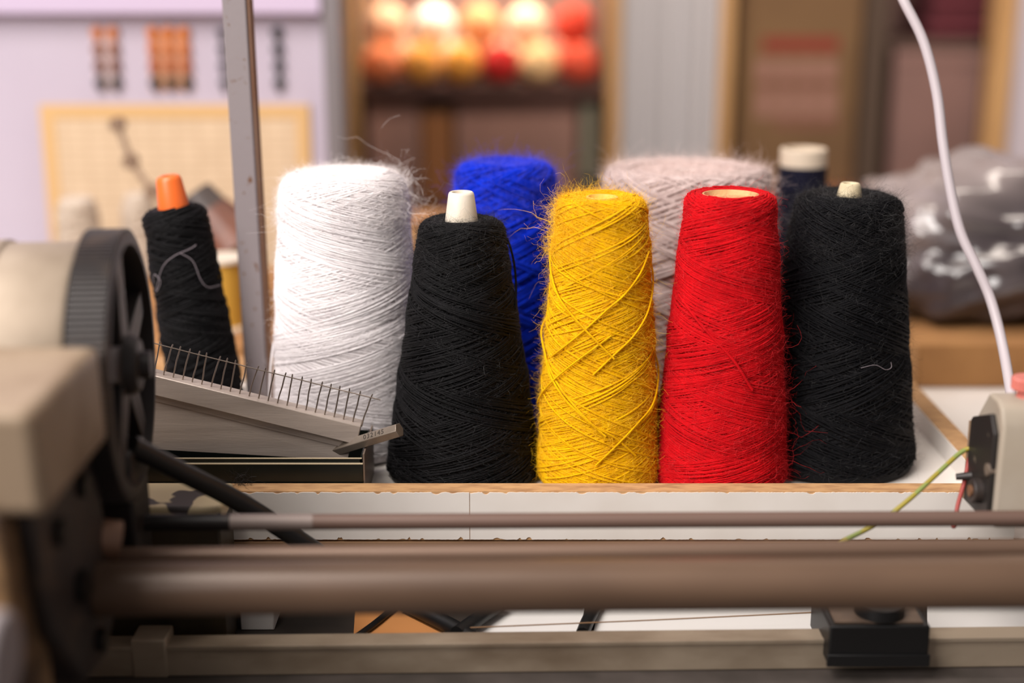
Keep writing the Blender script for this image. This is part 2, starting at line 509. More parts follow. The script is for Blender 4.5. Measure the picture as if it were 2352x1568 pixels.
def yarn_cone(label, px, py_top, Y, h_base, rb, rt, m, seed, group=None, sh=0.012, rh=0.010, dip=0.004, layers=(), fuzz=(),
              m_fuzz=None, core=None, m_core=None, rot=(0, 0, 0), bulge=0.0, waist=None, name='yarn_cone', cat='yarn cone', base_in=0.0006):
    """a cone of yarn standing on h_base whose top sits where the photograph shows it"""
    rng = np.random.default_rng(seed)
    top = P(px, py_top, Y)
    h = (top.z - h_base) / math.cos(rot[1])
    x = top.x - math.sin(rot[1]) * h
    root = thing(name, label, cat, (x, Y, h_base + 0.0012), group, rot)
    prof = cone_profile(h, rb, rt, sh, rh, dip, bulge, waist)
    body = prof.copy(); body[:, 0] -= base_in
    body = np.vstack([[[0.004, 0.0]], body, [[rh - base_in, h - dip - 0.02]]])
    parts = [lathe_np(body)]
    for kw in layers:
        parts.append(windings(prof, rng=rng, **kw))
    v, q = join(parts)
    link_mesh('yarn_winding', np_mesh('yarn_winding', v, q), m, root)
    if fuzz:
        v, q = join([fibres(prof, rng=rng, **kw) for kw in fuzz])
        o = link_mesh('fuzz', np_mesh('fuzz', v, q), m_fuzz or m, root)
        tag(o, kind='stuff')
    if core:
        c = MB()
        hc, r_top, r_low, style = core
        if style == 'tip':      # moulded tube standing proud of the yarn, open at the top
            c.lathe([(r_low * 1.25, h - 0.04), (r_low, h - dip), (r_top + 0.0006, h + hc - 0.002), (r_top, h + hc - 0.0006), (r_top - 0.0008, h + hc), (r_top - 0.0022, h + hc - 0.0003),
                     (r_top - 0.003, h + hc - 0.003), (r_top - 0.003, h + hc - 0.02), (0.0002, h + hc - 0.02)], n=36)
        elif style == 'closed': # moulded tip with a small dimple
            c.lathe([(r_low * 1.25, h - 0.04), (r_low, h - dip), (r_top + 0.0012, h + hc - 0.004), (r_top, h + hc - 0.0012), (r_top - 0.0022, h + hc), (r_top - 0.004, h + hc - 0.0002), (r_top - 0.0045, h + hc - 0.0025), (0.0002, h + hc - 0.003)], n=36)
        elif style == 'wide':   # broad cardboard tube end
            c.lathe([(r_low, h - 0.03), (r_top, h), (r_top, h + hc - 0.001), (r_top - 0.001, h + hc), (r_top - 0.003, h + hc), (r_top - 0.0035, h + hc - 0.015), (0.0002, h + hc - 0.015)], n=36)
        else:                   # paper cone end, flush
            c.lathe([(r_low, h - 0.03), (r_top, h + hc - 0.0004), (r_top - 0.0006, h + hc), (r_top - 0.0018, h + hc), (r_top - 0.0026, h + hc - 0.0016), (r_top - 0.004, h + hc - 0.0035), (0.0002, h + hc - 0.0042)], n=40)
        o = c.build('cone_core', m_core, root, world=False)
    return root, prof, h

M_c_white = mat('white_plastic_core', (226, 216, 200), 0.45, col2=(214, 200, 180), scale=60)
M_c_paper = mat('paper_core', (206, 166, 116), 0.8, col2=(186, 142, 94), scale=90)
M_c_orange = mat('orange_plastic_core', (232, 106, 40), 0.38)

Y_white = yarn_mat('white', (238, 233, 234), (226, 220, 222), 0.35)
Y_blue = yarn_mat('blue', (12, 54, 214), (8, 38, 176), 0.3)
Y_yellow = yarn_mat('yellow', (240, 188, 8), (222, 164, 4), 0.3)
Y_red = yarn_mat('red', (204, 14, 24), (176, 8, 18), 0.3)
Y_beige = yarn_mat('beige', (206, 188, 184), (180, 160, 156), 0.3)
Y_black = yarn_mat('black', (17, 16, 18), (9, 9, 10), 0.08, 0.55)
Y_black2 = yarn_mat('blueblack', (15, 15, 18), (8, 8, 11), 0.06, 0.6)
F_white = mat('fibre_white', (240, 232, 230), 0.8)
F_blue = mat('fibre_blue', (70, 74, 206), 0.8)
F_yellow = mat('fibre_yellow', (240, 190, 30), 0.8)
F_red = mat('fibre_red', (210, 34, 40), 0.8)
F_beige = mat('fibre_beige', (222, 200, 194), 0.8)
F_black = mat('fibre_black', (34, 32, 33), 0.6)

GRP = 'yarn cones standing in the tray'
d_ = lambda n, py, Y: pxsize(n, py, Y)

# white cone
c_white = yarn_cone('large fluffy white yarn cone beside the grey metal post', 787, 398, 1.125, Z_TRAY, d_(170, 1080, 1.125), d_(146, 470, 1.125), Y_white, 11, GRP,
    sh=0.017, rh=0.008, dip=0.003, bulge=0.0015,
    layers=[dict(n_pass=125, alpha=15, sr=0.00062, off=0.0001, amp=0.00055, smax_frac=0.90, band=1.2, flat=0.9)],
    fuzz=[dict(n=22000, length=0.005, width=0.00010, lift=0.22, segs=3), dict(n=9000, length=0.006, width=0.00009, lift=0.7, srange=(0.72, 1.0), segs=3),
          dict(n=650, length=0.021, width=0.00019, lift=0.95, curl=1.6, segs=9, srange=(0.72, 0.86), thr=(-0.3, 1.9)),
          dict(n=160, length=0.014, width=0.00010, lift=0.9, curl=1.3, segs=7, srange=(0.3, 0.85))],
    m_fuzz=F_white, core=(-0.006, 0.0075, 0.009, 'paper'), m_core=M_c_paper)

# front black cone with white tip
c_blk = yarn_cone('black yarn cone with white plastic tip between white and yellow cones', 1060, 508, 1.056, Z_TRAY, d_(176, 1085, 1.056), d_(99, 530, 1.056), Y_black, 12, GRP,
    sh=0.010, rh=0.0125, dip=0.001, bulge=0.0,
    layers=[dict(n_pass=92, alpha=19, sr=0.00080, off=0.0002, amp=0.0008, smax_frac=0.98, band=2.6, jit=1.3)],
    fuzz=[dict(n=16000, length=0.0045, width=0.00010, lift=0.25, segs=3), dict(n=5000, length=0.007, width=0.00010, lift=0.9, srange=(0.78, 1.0)),
          dict(n=1000, length=0.006, width=0.00011, lift=0.9, curl=1.3)],
    m_fuzz=F_black, core=(0.0212, d_(28, 445, 1.056), d_(38, 520, 1.056), 'tip'), m_core=M_c_white)

# blue cone
c_blue = yarn_cone('bright blue yarn cone behind the black and yellow cones', 1160, 378, 1.19, Z_TRAY, d_(140, 1000, 1.19), d_(112, 420, 1.19), Y_blue, 13, GRP,
    sh=0.012, rh=0.010, dip=0.002,
    layers=[dict(n_pass=44, alpha=25, sr=0.0011, off=0.0004, amp=0.0012, smax_frac=0.95, band=4.0)],
    fuzz=[dict(n=5000, length=0.005, width=0.00011, lift=0.5), dict(n=6000, length=0.009, width=0.00014, lift=0.95, srange=(0.74, 1.0), curl=1.2)],
    m_fuzz=F_blue, core=(-0.004, 0.0095, 0.011, 'paper'), m_core=M_c_paper)

# yellow cone
c_yel = yarn_cone('fuzzy yellow yarn cone between the front black and red cones', 1383, 455, 1.042, Z_TRAY, d_(140, 1085, 1.042), d_(103, 480, 1.042), Y_yellow, 14, GRP,
    sh=0.009, rh=0.0125, dip=0.0015, bulge=0.001,
    layers=[dict(n_pass=100, alpha=20, sr=0.00062, off=-0.0002, amp=0.0005, smax_frac=0.97, band=2.2, jit=1.4),
            dict(n_pass=16, alpha=25, sr=0.00080, off=0.0004, amp=0.0008, smax_frac=0.97, band=2.0, jit=2.0)],
    fuzz=[dict(n=30000, length=0.0055, width=0.00011, lift=0.25, curl=1.2, segs=3), dict(n=6500, length=0.008, width=0.00012, lift=0.85, curl=1.3, segs=5),
          dict(n=3000, length=0.010, width=0.00013, lift=0.95, curl=1.3, segs=6, srange=(0.74, 0.95), thr=(1.0, 4.6)),
          dict(n=1500, length=0.008, width=0.00012, lift=0.9, curl=1.2, segs=5, srange=(0.76, 0.98)),
          dict(n=170, length=0.024, width=0.00020, lift=0.9, curl=1.4, segs=9, srange=(0.76, 0.9), thr=(1.2, 3.6))],
    m_fuzz=F_yellow, core=(0.0002, 0.012, 0.013, 'paper'), m_core=mat('peach_paper_core', (232, 178, 84), 0.8))

# beige cone
c_bei = yarn_cone('wide pale beige yarn cone standing behind the red cone', 1580, 392, 1.205, Z_TRAY, d_(200, 1000, 1.205), d_(185, 440, 1.205), Y_beige, 15, GRP,
    sh=0.008, rh=0.012, dip=0.001,
    layers=[dict(n_pass=58, alpha=22, sr=0.0011, off=0.0004, amp=0.0012, smax_frac=0.90, band=3.6)],
    fuzz=[dict(n=5000, length=0.005, width=0.00011, lift=0.5), dict(n=12000, length=0.010, width=0.00014, lift=0.9, srange=(0.62, 1.0), curl=1.3)],
    m_fuzz=F_beige, core=(-0.004, 0.0115, 0.013, 'paper'), m_core=M_c_paper)

# red cone
c_red = yarn_cone('red yarn cone with a cream paper core beside the yellow cone', 1678, 446, 1.040, Z_TRAY, d_(152, 1085, 1.040), d_(104, 480, 1.040), Y_red, 16, GRP,
    sh=0.008, rh=0.0215, dip=0.0008, bulge=0.0005,
    layers=[dict(n_pass=115, alpha=17, sr=0.00066, off=0.0001, amp=0.00065, smax_frac=0.985, band=2.1, flat=0.9)],
    fuzz=[dict(n=26000, length=0.0045, width=0.00010, lift=0.22, segs=3), dict(n=5000, length=0.006, width=0.00011, lift=0.8, curl=1.2, segs=5),
          dict(n=260, length=0.016, width=0.00011, lift=0.9, curl=1.4, segs=7, srange=(0.05, 0.5), thr=(-0.8, 0.6))],
    m_fuzz=F_red, core=(-0.0008, 0.0212, 0.0215, 'paper'), m_core=M_c_paper)

# right black cone
c_blk2 = yarn_cone('wide blue-black yarn cone with short cream tip at the tray end', 1951, 450, 1.088, Z_TRAY, d_(192, 1080, 1.088), d_(121, 480, 1.088), Y_black2, 17, GRP,
    sh=0.012, rh=0.0100, dip=0.0015, rot=(0, math.radians(1.3), 0),
    layers=[dict(n_pass=92, alpha=22, sr=0.00078, off=0.0002, amp=0.0008, smax_frac=0.96, band=2.4, jit=1.3)],
    fuzz=[dict(n=22000, length=0.006, width=0.0001, lift=0.3, segs=3), dict(n=6500, length=0.009, width=0.00011, lift=0.9, srange=(0.7, 1.0), curl=1.3),
          dict(n=1800, length=0.008, width=0.00012, lift=0.9, curl=1.3)],
    m_fuzz=F_black, core=(0.0090, d_(22, 425, 1.088), d_(29, 460, 1.088), 'tip'), m_core=mat('cream_core', (214, 200, 168), 0.6, col2=(190, 172, 138), scale=80))

# slim black cone with orange tip, leaning
c_blk3 = yarn_cone('slim leaning black yarn cone with bright orange tip behind the comb', 399, 478, 1.16, Z_TRAY + 0.006, d_(83, 1000, 1.16), d_(72, 500, 1.16), Y_black, 18, GRP,
    sh=0.011, rh=0.0120, dip=0.001, rot=(0, math.radians(-6.6), 0),
    layers=[dict(n_pass=36, alpha=17, sr=0.0010, off=0.0004, amp=0.0010, smax_frac=0.98, band=3.0, jit=1.4)],
    fuzz=[dict(n=1500, length=0.004, width=0.00009, lift=0.35)],
    m_fuzz=F_black, core=(0.0262, d_(26, 395, 1.16), d_(36, 470, 1.16), 'closed'), m_core=M_c_orange)

# far navy cone on the table behind
c_navy = yarn_cone('dark navy yarn cone with wide white top standing behind the tray', 1844, 382, 1.42, cz, d_(70, 900, 1.42), d_(57, 420, 1.42), yarn_mat('navy', (24, 24, 40), (16, 16, 30), 0.1), 19, None,
    sh=0.003, rh=0.022, dip=0.001,
    layers=[dict(n_pass=24, alpha=18, sr=0.0013, off=0.0002, amp=0.001, smax_frac=0.86, band=3.0)], fuzz=(),
    core=(0.017, d_(53, 345, 1.42), 0.018, 'wide'), m_core=mat('beige_core', (204, 188, 168), 0.6))

# loose ends on the cones
def on_cone(root, prof, th, z, lift=0.001):
    S = prof[:, 1]
    k = int(np.argmax(prof[:, 1]))
    r = float(np.interp(z, prof[:k + 1, 1], prof[:k + 1, 0])) + lift
    return Vector((r * math.cos(th), r * math.sin(th), z))
def smooth_path(pts, n=6):
    out = []
    pts = [Vector(q) for q in pts]
    for i in range(len(pts) - 1):
        p0 = pts[max(i - 1, 0)]; p1 = pts[i]; p2 = pts[i + 1]; p3 = pts[min(i + 2, len(pts) - 1)]
        for k in range(n):
            t = k / n
            out.append(0.5 * ((2 * p1) + (p2 - p0) * t + (2 * p0 - 5 * p1 + 4 * p2 - p3) * t * t + (3 * p1 - p0 - 3 * p2 + p3) * t ** 3))
    out.append(pts[-1])
    return out
def loose(root, prof, path, r, m):
    pts = [on_cone(root, prof, th, z, lf) for th, z, lf in path]
    return MB().tube(smooth_path(pts), r, 6).build('loose_thread', m, root, world=False)
F0 = -math.pi / 2     # side of a cone that faces the camera
rt_, pr_, h_ = c_red
loose(rt_, pr_, [(F0 - 1.2, 0.150, .001), (F0 - 0.6, 0.133, .0016), (F0, 0.108, .002), (F0 + 0.28, 0.088, .0025), (F0 + 0.32, 0.086, .003)], 0.0011, Y_red)
rt_, pr_, h_ = c_white
loose(rt_, pr_, [(math.pi + 0.25, 0.09, .001), (math.pi + 0.3, 0.07, .004), (math.pi + 0.3, 0.045, .005), (math.pi + 0.35, 0.02, .004), (math.pi + 0.5, 0.004, .002)], 0.0010, Y_white)
rt_, pr_, h_ = c_blk
loose(rt_, pr_, [(0.1, 0.186, .001), (0.05, 0.178, .0028), (0.0, 0.165, .0036), (-0.1, 0.150, .003), (-0.3, 0.135, .001)], 0.0009, Y_black)
rt_, pr_, h_ = c_blk3
M_stray = mat('grey_stray_thread', (132, 122, 128), 0.7)
loose(rt_, pr_, [(F0 - 1.0, 0.128, .001), (F0 - 0.7, 0.138, .003), (F0 - 0.5, 0.132, .003), (F0 - 0.75, 0.124, .003), (F0 - 0.4, 0.143, .002), (F0 + 0.0, 0.152, .003), (F0 + 0.5, 0.156, .002), (F0 + 0.7, 0.158, .002)], 0.0003, M_stray)
loose(rt_, pr_, [(F0 + 0.2, 0.154, .002), (F0 + 0.5, 0.146, .003), (F0 + 0.62, 0.130, .003), (F0 + 0.8, 0.122, .003), (F0 + 1.3, 0.120, .003)], 0.0003, M_stray)
rt_, pr_, h_ = c_blk2
loose(rt_, pr_, [(F0 + 0.1, 0.092, .002), (F0 + 0.3, 0.094, .0025), (F0 + 0.45, 0.090, .003), (F0 + 0.55, 0.091, .003), (F0 + 0.55, 0.095, .003)], 0.00022, M_stray)
rt_, pr_, h_ = c_yel
for k in range(7):
    a = F0 + random.uniform(-1.2, 1.0); z = random.uniform(0.05, 0.2); s = random.choice((-1, 1))
    loose(rt_, pr_, [(a + 0.35 * j, z + s * 0.013 * j + random.uniform(-.002, .002), 0.0022 + random.uniform(-.0006, .0012)) for j in range(-3, 4) if 0.01 < z + s * 0.013 * j < 0.215], 0.0008, Y_yellow)

# ------------------------------------------------------------------ grey metal post
pt = P(541, 0, 1.185); pb = P(592, 860, 1.185)
tilt = math.atan2(pb.x - pt.x, pt.z - pb.z)
base = Vector((pb.x + math.tan(tilt) * (pb.z - Z_TRAY), 1.185, Z_TRAY))
post = thing('metal_post', 'grey painted metal post with rust spots rising behind the white cone', 'post', base, rot=(0, -tilt, 0))
M_post = mat('grey_post_paint', (136, 127, 129), 0.5, 0.1, col2=(104, 70, 46), scale=120, lo=0.62, hi=0.68, bump=0.1)
Lp = 0.85; wp = 0.0098
MB().add([(-wp, -0.008, 0), (wp, -0.008, 0), (wp, 0.008, 0), (-wp, 0.008, 0), (-wp, -0.008, Lp), (wp, -0.008, Lp), (wp, 0.008, Lp), (-wp, 0.008, Lp)],
         [(0, 1, 5, 4), (1, 2, 6, 5), (2, 3, 7, 6), (3, 0, 4, 7), (3, 2, 1, 0), (4, 5, 6, 7)]).build('post_tube', M_post, post, world=False, bevel=0.0012)
MB().box(wp, wp + 0.0022, -0.006, 0.012, 0, Lp).build('post_flange', mat('rusty_flange', (126, 98, 80), 0.6, 0.2, col2=(120, 84, 62), scale=30), post, world=False)
MB().box(-0.011, 0.013, -0.010, 0.03, 0, 0.003).build('foot_plate', M_post, post, world=False)

# ------------------------------------------------------------------ green tin with aluminium comb
tx1 = P(832, 1060, 0.992).x; tx0 = -0.340; tz = P(600, 1050, 0.992).z
ZT_ = Z_TRAY + 0.0006
tin = thing('green_tin', 'shallow dark green metal tin with cream worn edges in the tray', 'tin', ((tx0 + tx1) / 2, 1.03, Z_TRAY))
ty0, ty1 = 0.9885, 1.056
tm = MB()
tm.box(tx0, tx1, ty0, ty0 + 0.0014, ZT_, tz)
tm.box(tx0, tx1, ty1 - 0.0014, ty1, ZT_, tz)
tm.box(tx0, tx0 + 0.0014, ty0, ty1, ZT_, tz)
tm.box(tx1 - 0.0014, tx1, ty0, ty1, ZT_, tz)
tm.box(tx0, tx1, ty0, ty1, ZT_, ZT_ + 0.0014)
tm.build('body', M_green, tin)
zs = P(600, 1065, 0.988).z
MB().box(tx0 - 0.0004, tx1 + 0.0008, ty0 - 0.0018, ty0, ZT_, zs).build('lid_skirt', M_green, tin)
MB().box(tx0, tx1 + 0.0009, ty0 - 0.0019, ty0, zs, zs + 0.0007).build('worn_edge', M_edge, tin)
MB().box(tx0, tx1, ty0 - 0.0001, ty0 + 0.0015, tz, tz + 0.0005).build('worn_edge', M_edge, tin)
MB().box(tx1 + 0.0009, tx1 + 0.0022, ty0 - 0.001, ty1, ZT_, tz + 0.004).build('end_plate', mat('worn_metal_end', (132, 116, 104), 0.5, 0.4), tin)

YC = 1.004
e0 = P(200, 824, YC); e1 = P(829, 979, YC)
ux = (e1 - e0); ux.y = 0; L = ux.length; ux.normalize()
un = Vector((-ux.z, 0, ux.x))
comb = thing('needle_comb', 'aluminium comb bar with a row of upright steel pins over the green tin', 'comb', (-0.22, YC + 0.01, Z_TRAY + 0.002))
def cb(s0, s1, n0, n1, y0, y1, mb=None):
    mb = mb or MB()
    vs = [e0 + ux * s + un * n + Vector((0, y - YC, 0)) for s in (s0, s1) for y in (y0, y1) for n in (n0, n1)]
    return mb.add(vs, [(0, 1, 3, 2), (4, 6, 7, 5), (0, 4, 5, 1), (2, 3, 7, 6), (0, 2, 6, 4), (1, 5, 7, 3)])
cb(0, L, -0.0152, 0, YC, YC + 0.016).build('comb_rail', M_alu, comb, bevel=0.0008)
cb(0, L, -0.0205, -0.0150, YC + 0.0035, YC + 0.014).build('comb_groove', M_alu, comb)
lo = MB()
vs = []
for s, nn in ((0, -0.070), (L - 0.004, -0.030)):
    for y, n in ((YC + 0.0045, -0.0200), (YC + 0.010, -0.0200), (YC + 0.0040, nn), (YC + 0.010, nn)):
        vs.append(e0 + ux * s + un * n + Vector((0, y - YC, 0)))
lo.add(vs, [(0, 1, 3, 2), (4, 6, 7, 5), (0, 4, 5, 1), (2, 3, 7, 6), (0, 2, 6, 4), (1, 5, 7, 3)])
lo.build('comb_plate', M_alu, comb)
YP = YC + 0.006
NP = 30
def pxn(px):   # photograph column of a pin foot -> distance along the bar
    return (P(px, 862 + (px - 372) * 0.247, YC) - e0).dot(ux)
s_first, s_last = pxn(372), pxn(832) - 0.0004
dsp = (s_last - s_first) / 21.0
pin_tips = []
i = 0
s = s_last
hp = 0.0248
while s > 0.004:
    j = random.uniform(-0.0008, 0.0008)
    lean = 0.0002 + random.uniform(-0.0009, 0.0013)
    b0 = e0 + ux * s + Vector((0, YP - YC, 0))
    pts = [b0 - un * 0.002, b0 + un * 0.006 + ux * (lean * 0.1), b0 + un * 0.013 + ux * (lean * 0.7 + j * 0.4), b0 + un * 0.020 + ux * lean * 1.2, b0 + un * hp + ux * lean * 1.8]
    MB().tube(smooth_path(pts, 3), [0.00055] * 12 + [0.0004], 8).build('comb_pin', M_pin, comb)
    s -= dsp; i += 1
wp0 = e0 + ux * 0.0 + un * (hp - 0.0022) + Vector((0, YP - 0.0008 - YC, 0))
wp1 = e0 + ux * (s_last + 0.009) + un * (hp - 0.0030) + Vector((0, YP - 0.0008 - YC, 0))
MB().tube([wp0.lerp(wp1, t / 12) + un * random.uniform(-.0002, .0002) for t in range(13)], 0.00042, 8).build('cross_wire', M_pin, comb)
# hexagonal bar with stamped digits
h0 = P(770, 1032, 1.0135); h1 = P(918, 987, 0.992)
hx = thing('hexagonal_bar', 'short hexagonal steel bar stamped 032145 poking out past the comb', 'steel bar', (h0 + h1) / 2)
ax = (h1 - h0).normalized()
up = Vector((0, 0, 1)); sd = ax.cross(up).normalized(); upn = sd.cross(ax).normalized()
if sd.y > 0: sd = -sd
hr = 0.0056
vs = []
for p in (h0, h1):
    for k in range(6):
        a = math.radians(60 * k + 8)
        vs.append(p + sd * (hr * math.cos(a)) + upn * (hr * math.sin(a)))
M_hex = mat('hex_steel', (150, 138, 126), 0.38, 0.4, col2=(128, 116, 104), scale=40)
MB().add(vs, [(k, (k + 1) % 6, 6 + (k + 1) % 6, 6 + k) for k in range(6)] + [tuple(range(6))[::-1], tuple(range(6, 12))]).build('bar', M_hex, hx, bevel=0.0004)
cu = bpy.data.curves.new('stamp', 'FONT')
cu.body = '032145'; cu.size = 0.0052; cu.extrude = 0.00012; cu.space_character = 1.25
cu.align_x = 'CENTER'; cu.align_y = 'CENTER'
to = bpy.data.objects.new('stamp_tmp', cu); COL.objects.link(to)
bpy.context.view_layer.update()
me = bpy.data.meshes.new_from_object(to.evaluated_get(bpy.context.evaluated_depsgraph_get()))
bpy.data.objects.remove(to)
# facet between corners 0 and 1 faces the camera and slightly up
fn = (sd * math.cos(math.radians(38)) + upn * math.sin(math.radians(38))).normalized()
fx = ax
fy = fn.cross(fx).normalized()
ctr = h0.lerp(h1, 0.66) + fn * (hr * math.cos(math.radians(30)) + 0.0001)
rotm = Matrix((fx, fy, fn)).transposed()
for v in me.vertices:
    v.co = rotm @ v.co + ctr - ORG[hx.name]
me.materials.append(mat('stamp_dark', (58, 50, 44), 0.7))
so = bpy.data.objects.new('stamped_number', me); COL.objects.link(so); so.parent = hx
so['label'] = 'stamped digits 032145'

# lint tuft in front of the tin
lt = thing('lint_tuft', 'small tuft of grey lint against the dark green tin', 'lint', P(545, 1112, 0.982))
lv = []
for k in range(46):
    p = Vector((random.uniform(-.006, .012), random.uniform(-.003, .002), 0.0))
    q = [p]
    dd = Vector((random.uniform(-1, 1), random.uniform(-.3, .3), random.uniform(0.2, 1.2))).normalized()
    for j in range(6):
        dd = (dd + Vector((random.uniform(-.6, .6), random.uniform(-.3, .3), random.uniform(-.7, .4)))).normalized()
        q.append(q[-1] + dd * 0.0026)
    lv.append(q)
mb = MB()
for q in lv: mb.tube(q, 0.00008, 3)
tag(mb.build('lint_fibres', F_black, lt, world=False), kind='stuff')

# ------------------------------------------------------------------ the machine in front
mc = thing('knitting_machine', 'old cream and black machine with rollers, rods and a toothed wheel', 'machine', (0.0, 0.85, Z_BENCH))
MB().box(-0.62, 0.72, 0.60, 0.915, Z_BENCH, Z_BENCH + 0.0015).build('bed_plate', M_bed, mc)
# guide rail
zr = H - 0.451
def yawbar(pl, pr, w, z0, z1, name, m, bevel=0.0):
    pl = Vector(pl); pr = Vector(pr); dv = (pr - pl)
    a = pl - dv * 0.15; b = pr + dv * 0.10
    nn = Vector((-dv.y, dv.x, 0)).normalized()
    vs = []
    for p in (a, b):
        for off in (0, w):
            for z in (z0, z1):
                q = p + nn * off; vs.append((q.x, q.y, z))
    return MB().add(vs, [(0, 1, 3, 2), (4, 6, 7, 5), (0, 4, 5, 1), (2, 3, 7, 6), (0, 2, 6, 4), (1, 5, 7, 3)]).build(name, m, mc, bevel=bevel)
rl = PZ(100, 1488, zr); rr_ = PZ(2352, 1464, zr)
yawbar(rl, rr_, 0.018, Z_BENCH + 0.0015, zr, 'guide_rail', M_rail, 0.0012)
yawbar(rl + Vector((0, -0.0012, 0)), rr_ + Vector((0, -0.0012, 0)), 0.004, zr - 0.0025, zr + 0.0006, 'rail_lip', M_rail, 0.0004)
# clip around the rail
ca = PZ(303, 1484, zr); cb2 = PZ(384, 1483, zr)
MB().box(ca.x, cb2.x, ca.y - 0.003, ca.y + 0.021, Z_BENCH + 0.0015, zr + 0.006).build('rail_clip', M_rail, mc, bevel=0.0015)
# thin rod, second rod, roller
def rod(name, l, r, z, rad, m, n=28, ext=0.0):
    a = PZ(*l, z); b = PZ(*r, z)
    return MB().cyl(a, b, rad, n=n).build(name, m, mc)
rod('thin_rod', (520, 1199), (2560, 1189), H - 0.356, 0.0052, M_rod)
a = PZ(300, 1200, H - 0.356); b = PZ(530, 1199, H - 0.356)
MB().cyl(a, b, 0.0056).build('rod_sleeve', M_dark, mc)
a = PZ(520, 1199, H - 0.356); b = PZ(720, 1198, H - 0.356)
MB().cyl(a, b, 0.0055).build('rod_collar', mat('grey_collar', (134, 120, 114), 0.55, 0.2), mc)
rod('rear_rod', (160, 1279), (2560, 1256), H - 0.3645, 0.0060, M_rod2)
rod('roller', (225, 1353), (2620, 1333), H - 0.362, 0.0160, M_roller, 48)
# bearing block astride the rail
xa = PZ(1907, 1438, H - 0.433); xb = PZ(2138, 1438, H - 0.433)
by0 = xa.y
MB().box(xa.x, xb.x, by0, by0 + 0.06, H - 0.4625, H - 0.433).build('bearing_block', M_black, mc, bevel=0.0012)
MB().box(xa.x - 0.001, xb.x + 0.001, by0 - 0.0016, by0 + 0.001, H - 0.4625, H - 0.4535).build('block_lip', M_black, mc, bevel=0.0006)
MB().box(xa.x + 0.004, xb.x - 0.004, by0 + 0.004, by0 + 0.055, H - 0.433, H - 0.4318).build('block_top', mat('worn_brown_plate', (116, 96, 80), 0.55, 0.2, col2=(84, 70, 60), scale=30), mc)
rc = PZ(2023, 1409, H - 0.431)
MB().lathe([(0.017, H - 0.4318), (0.0165, H - 0.424), (0.011, H - 0.424), (0.0105, H - 0.429), (0.0002, H - 0.429)], (rc.x, rc.y + 0.004, 0), n=36).build('bearing_ring', M_black, mc)
# thread stretched under the roller
MB().tube([PZ(1080, 1441, H - 0.452), PZ(1490, 1424, H - 0.452), PZ(1895, 1405, H - 0.452)], 0.0005, 6).build('stretched_thread', mat('tan_thread', (150, 116, 84), 0.8), mc)

# toothed wheel at the left
GC = P(304, 838, 0.865)
GX, GY, GZ, GR, GW = GC.x, GC.y, GC.z, 0.0845, 0.0225
gy = math.radians(5.0)
def gxf(q):
    x, y, z = q
    return (GX + x * math.cos(gy) - y * math.sin(gy), GY + x * math.sin(gy) + y * math.cos(gy), GZ + z)
def gbuild(mb, name, m, parent, **kw):
    mb.v = [gxf(q) for q in mb.v]
    return mb.build(name, m, parent, **kw)
gear = gbuild(MB().lathe([(GR, -GW), (GR, 0), (GR - 0.003, 0.0012), (GR - 0.008, 0.0012), (GR - 0.009, -0.006), (GR - 0.009, -GW + 0.003), (GR - 0.003, -GW), (GR, -GW)], axis='x', n=96), 'toothed_wheel', M_gear, mc)
tm = MB()
NT = 140
for k in range(NT):
    a = 2 * math.pi * k / NT; w = 2 * math.pi / NT * 0.28
    vs = []
    for x in (-GW, -0.0004):
        for r, ww in ((GR - 0.0003, w * 1.3), (GR + 0.0018, w * 0.8)):
            for sg in (-1, 1):
                t = a + sg * ww
                vs.append((x, r * math.cos(t), r * math.sin(t)))
    tm.add(vs, [(0, 1, 3, 2), (4, 6, 7, 5), (0, 4, 5, 1), (2, 3, 7, 6), (0, 2, 6, 4), (1, 5, 7, 3)])
tag(gbuild(tm, 'teeth', M_gear, gear, smooth=0), kind='stuff')
gbuild(MB().lathe([(0.019, -GW), (0.019, 0.001), (0.016, 0.005), (0.009, 0.006), (0.0085, 0.012), (0.0002, 0.0125)], axis='x', n=32), 'hub', M_gear, gear)
for k in range(5):
    a = 2 * math.pi * k / 5 + 0.35
    ca_, sa_ = math.cos(a), math.sin(a)
    vs = []
    for r, hw in ((0.016, 0.012), (GR - 0.0085, 0.0085)):
        for x in (-0.013, -0.003):
            for sg in (-1, 1):
                vs.append((x, r * ca_ - sg * hw * sa_, r * sa_ + sg * hw * ca_))
    gbuild(MB().add(vs, [(0, 1, 3, 2), (4, 6, 7, 5), (0, 4, 5, 1), (2, 3, 7, 6), (0, 2, 6, 4), (1, 5, 7, 3)]), 'spoke', M_gear, gear, bevel=0.001)
gbuild(MB().lathe([(GR - 0.008, -0.016), (GR - 0.008, -0.0135), (0.012, -0.0135), (0.012, -0.016)], axis='x', n=64), 'web', M_dark, gear)
# drum behind the wheel
M_drum = mat('silvered_drum', (172, 156, 138), 0.55, 0.2, col2=(146, 130, 112), scale=16)
gbuild(MB().lathe([(0.0002, -0.026), (0.0765, -0.026), (0.0785, -0.029), (0.0785, -0.070), (0.0805, -0.072), (0.0805, -0.079), (0.0785, -0.081), (0.0785, -0.24), (0.0002, -0.24)], axis='x', n=72), 'drum', M_drum, mc)
gbuild(MB().cyl((-0.024, 0, 0), (-0.018, 0, 0), 0.03, n=32), 'axle', M_dark, mc)
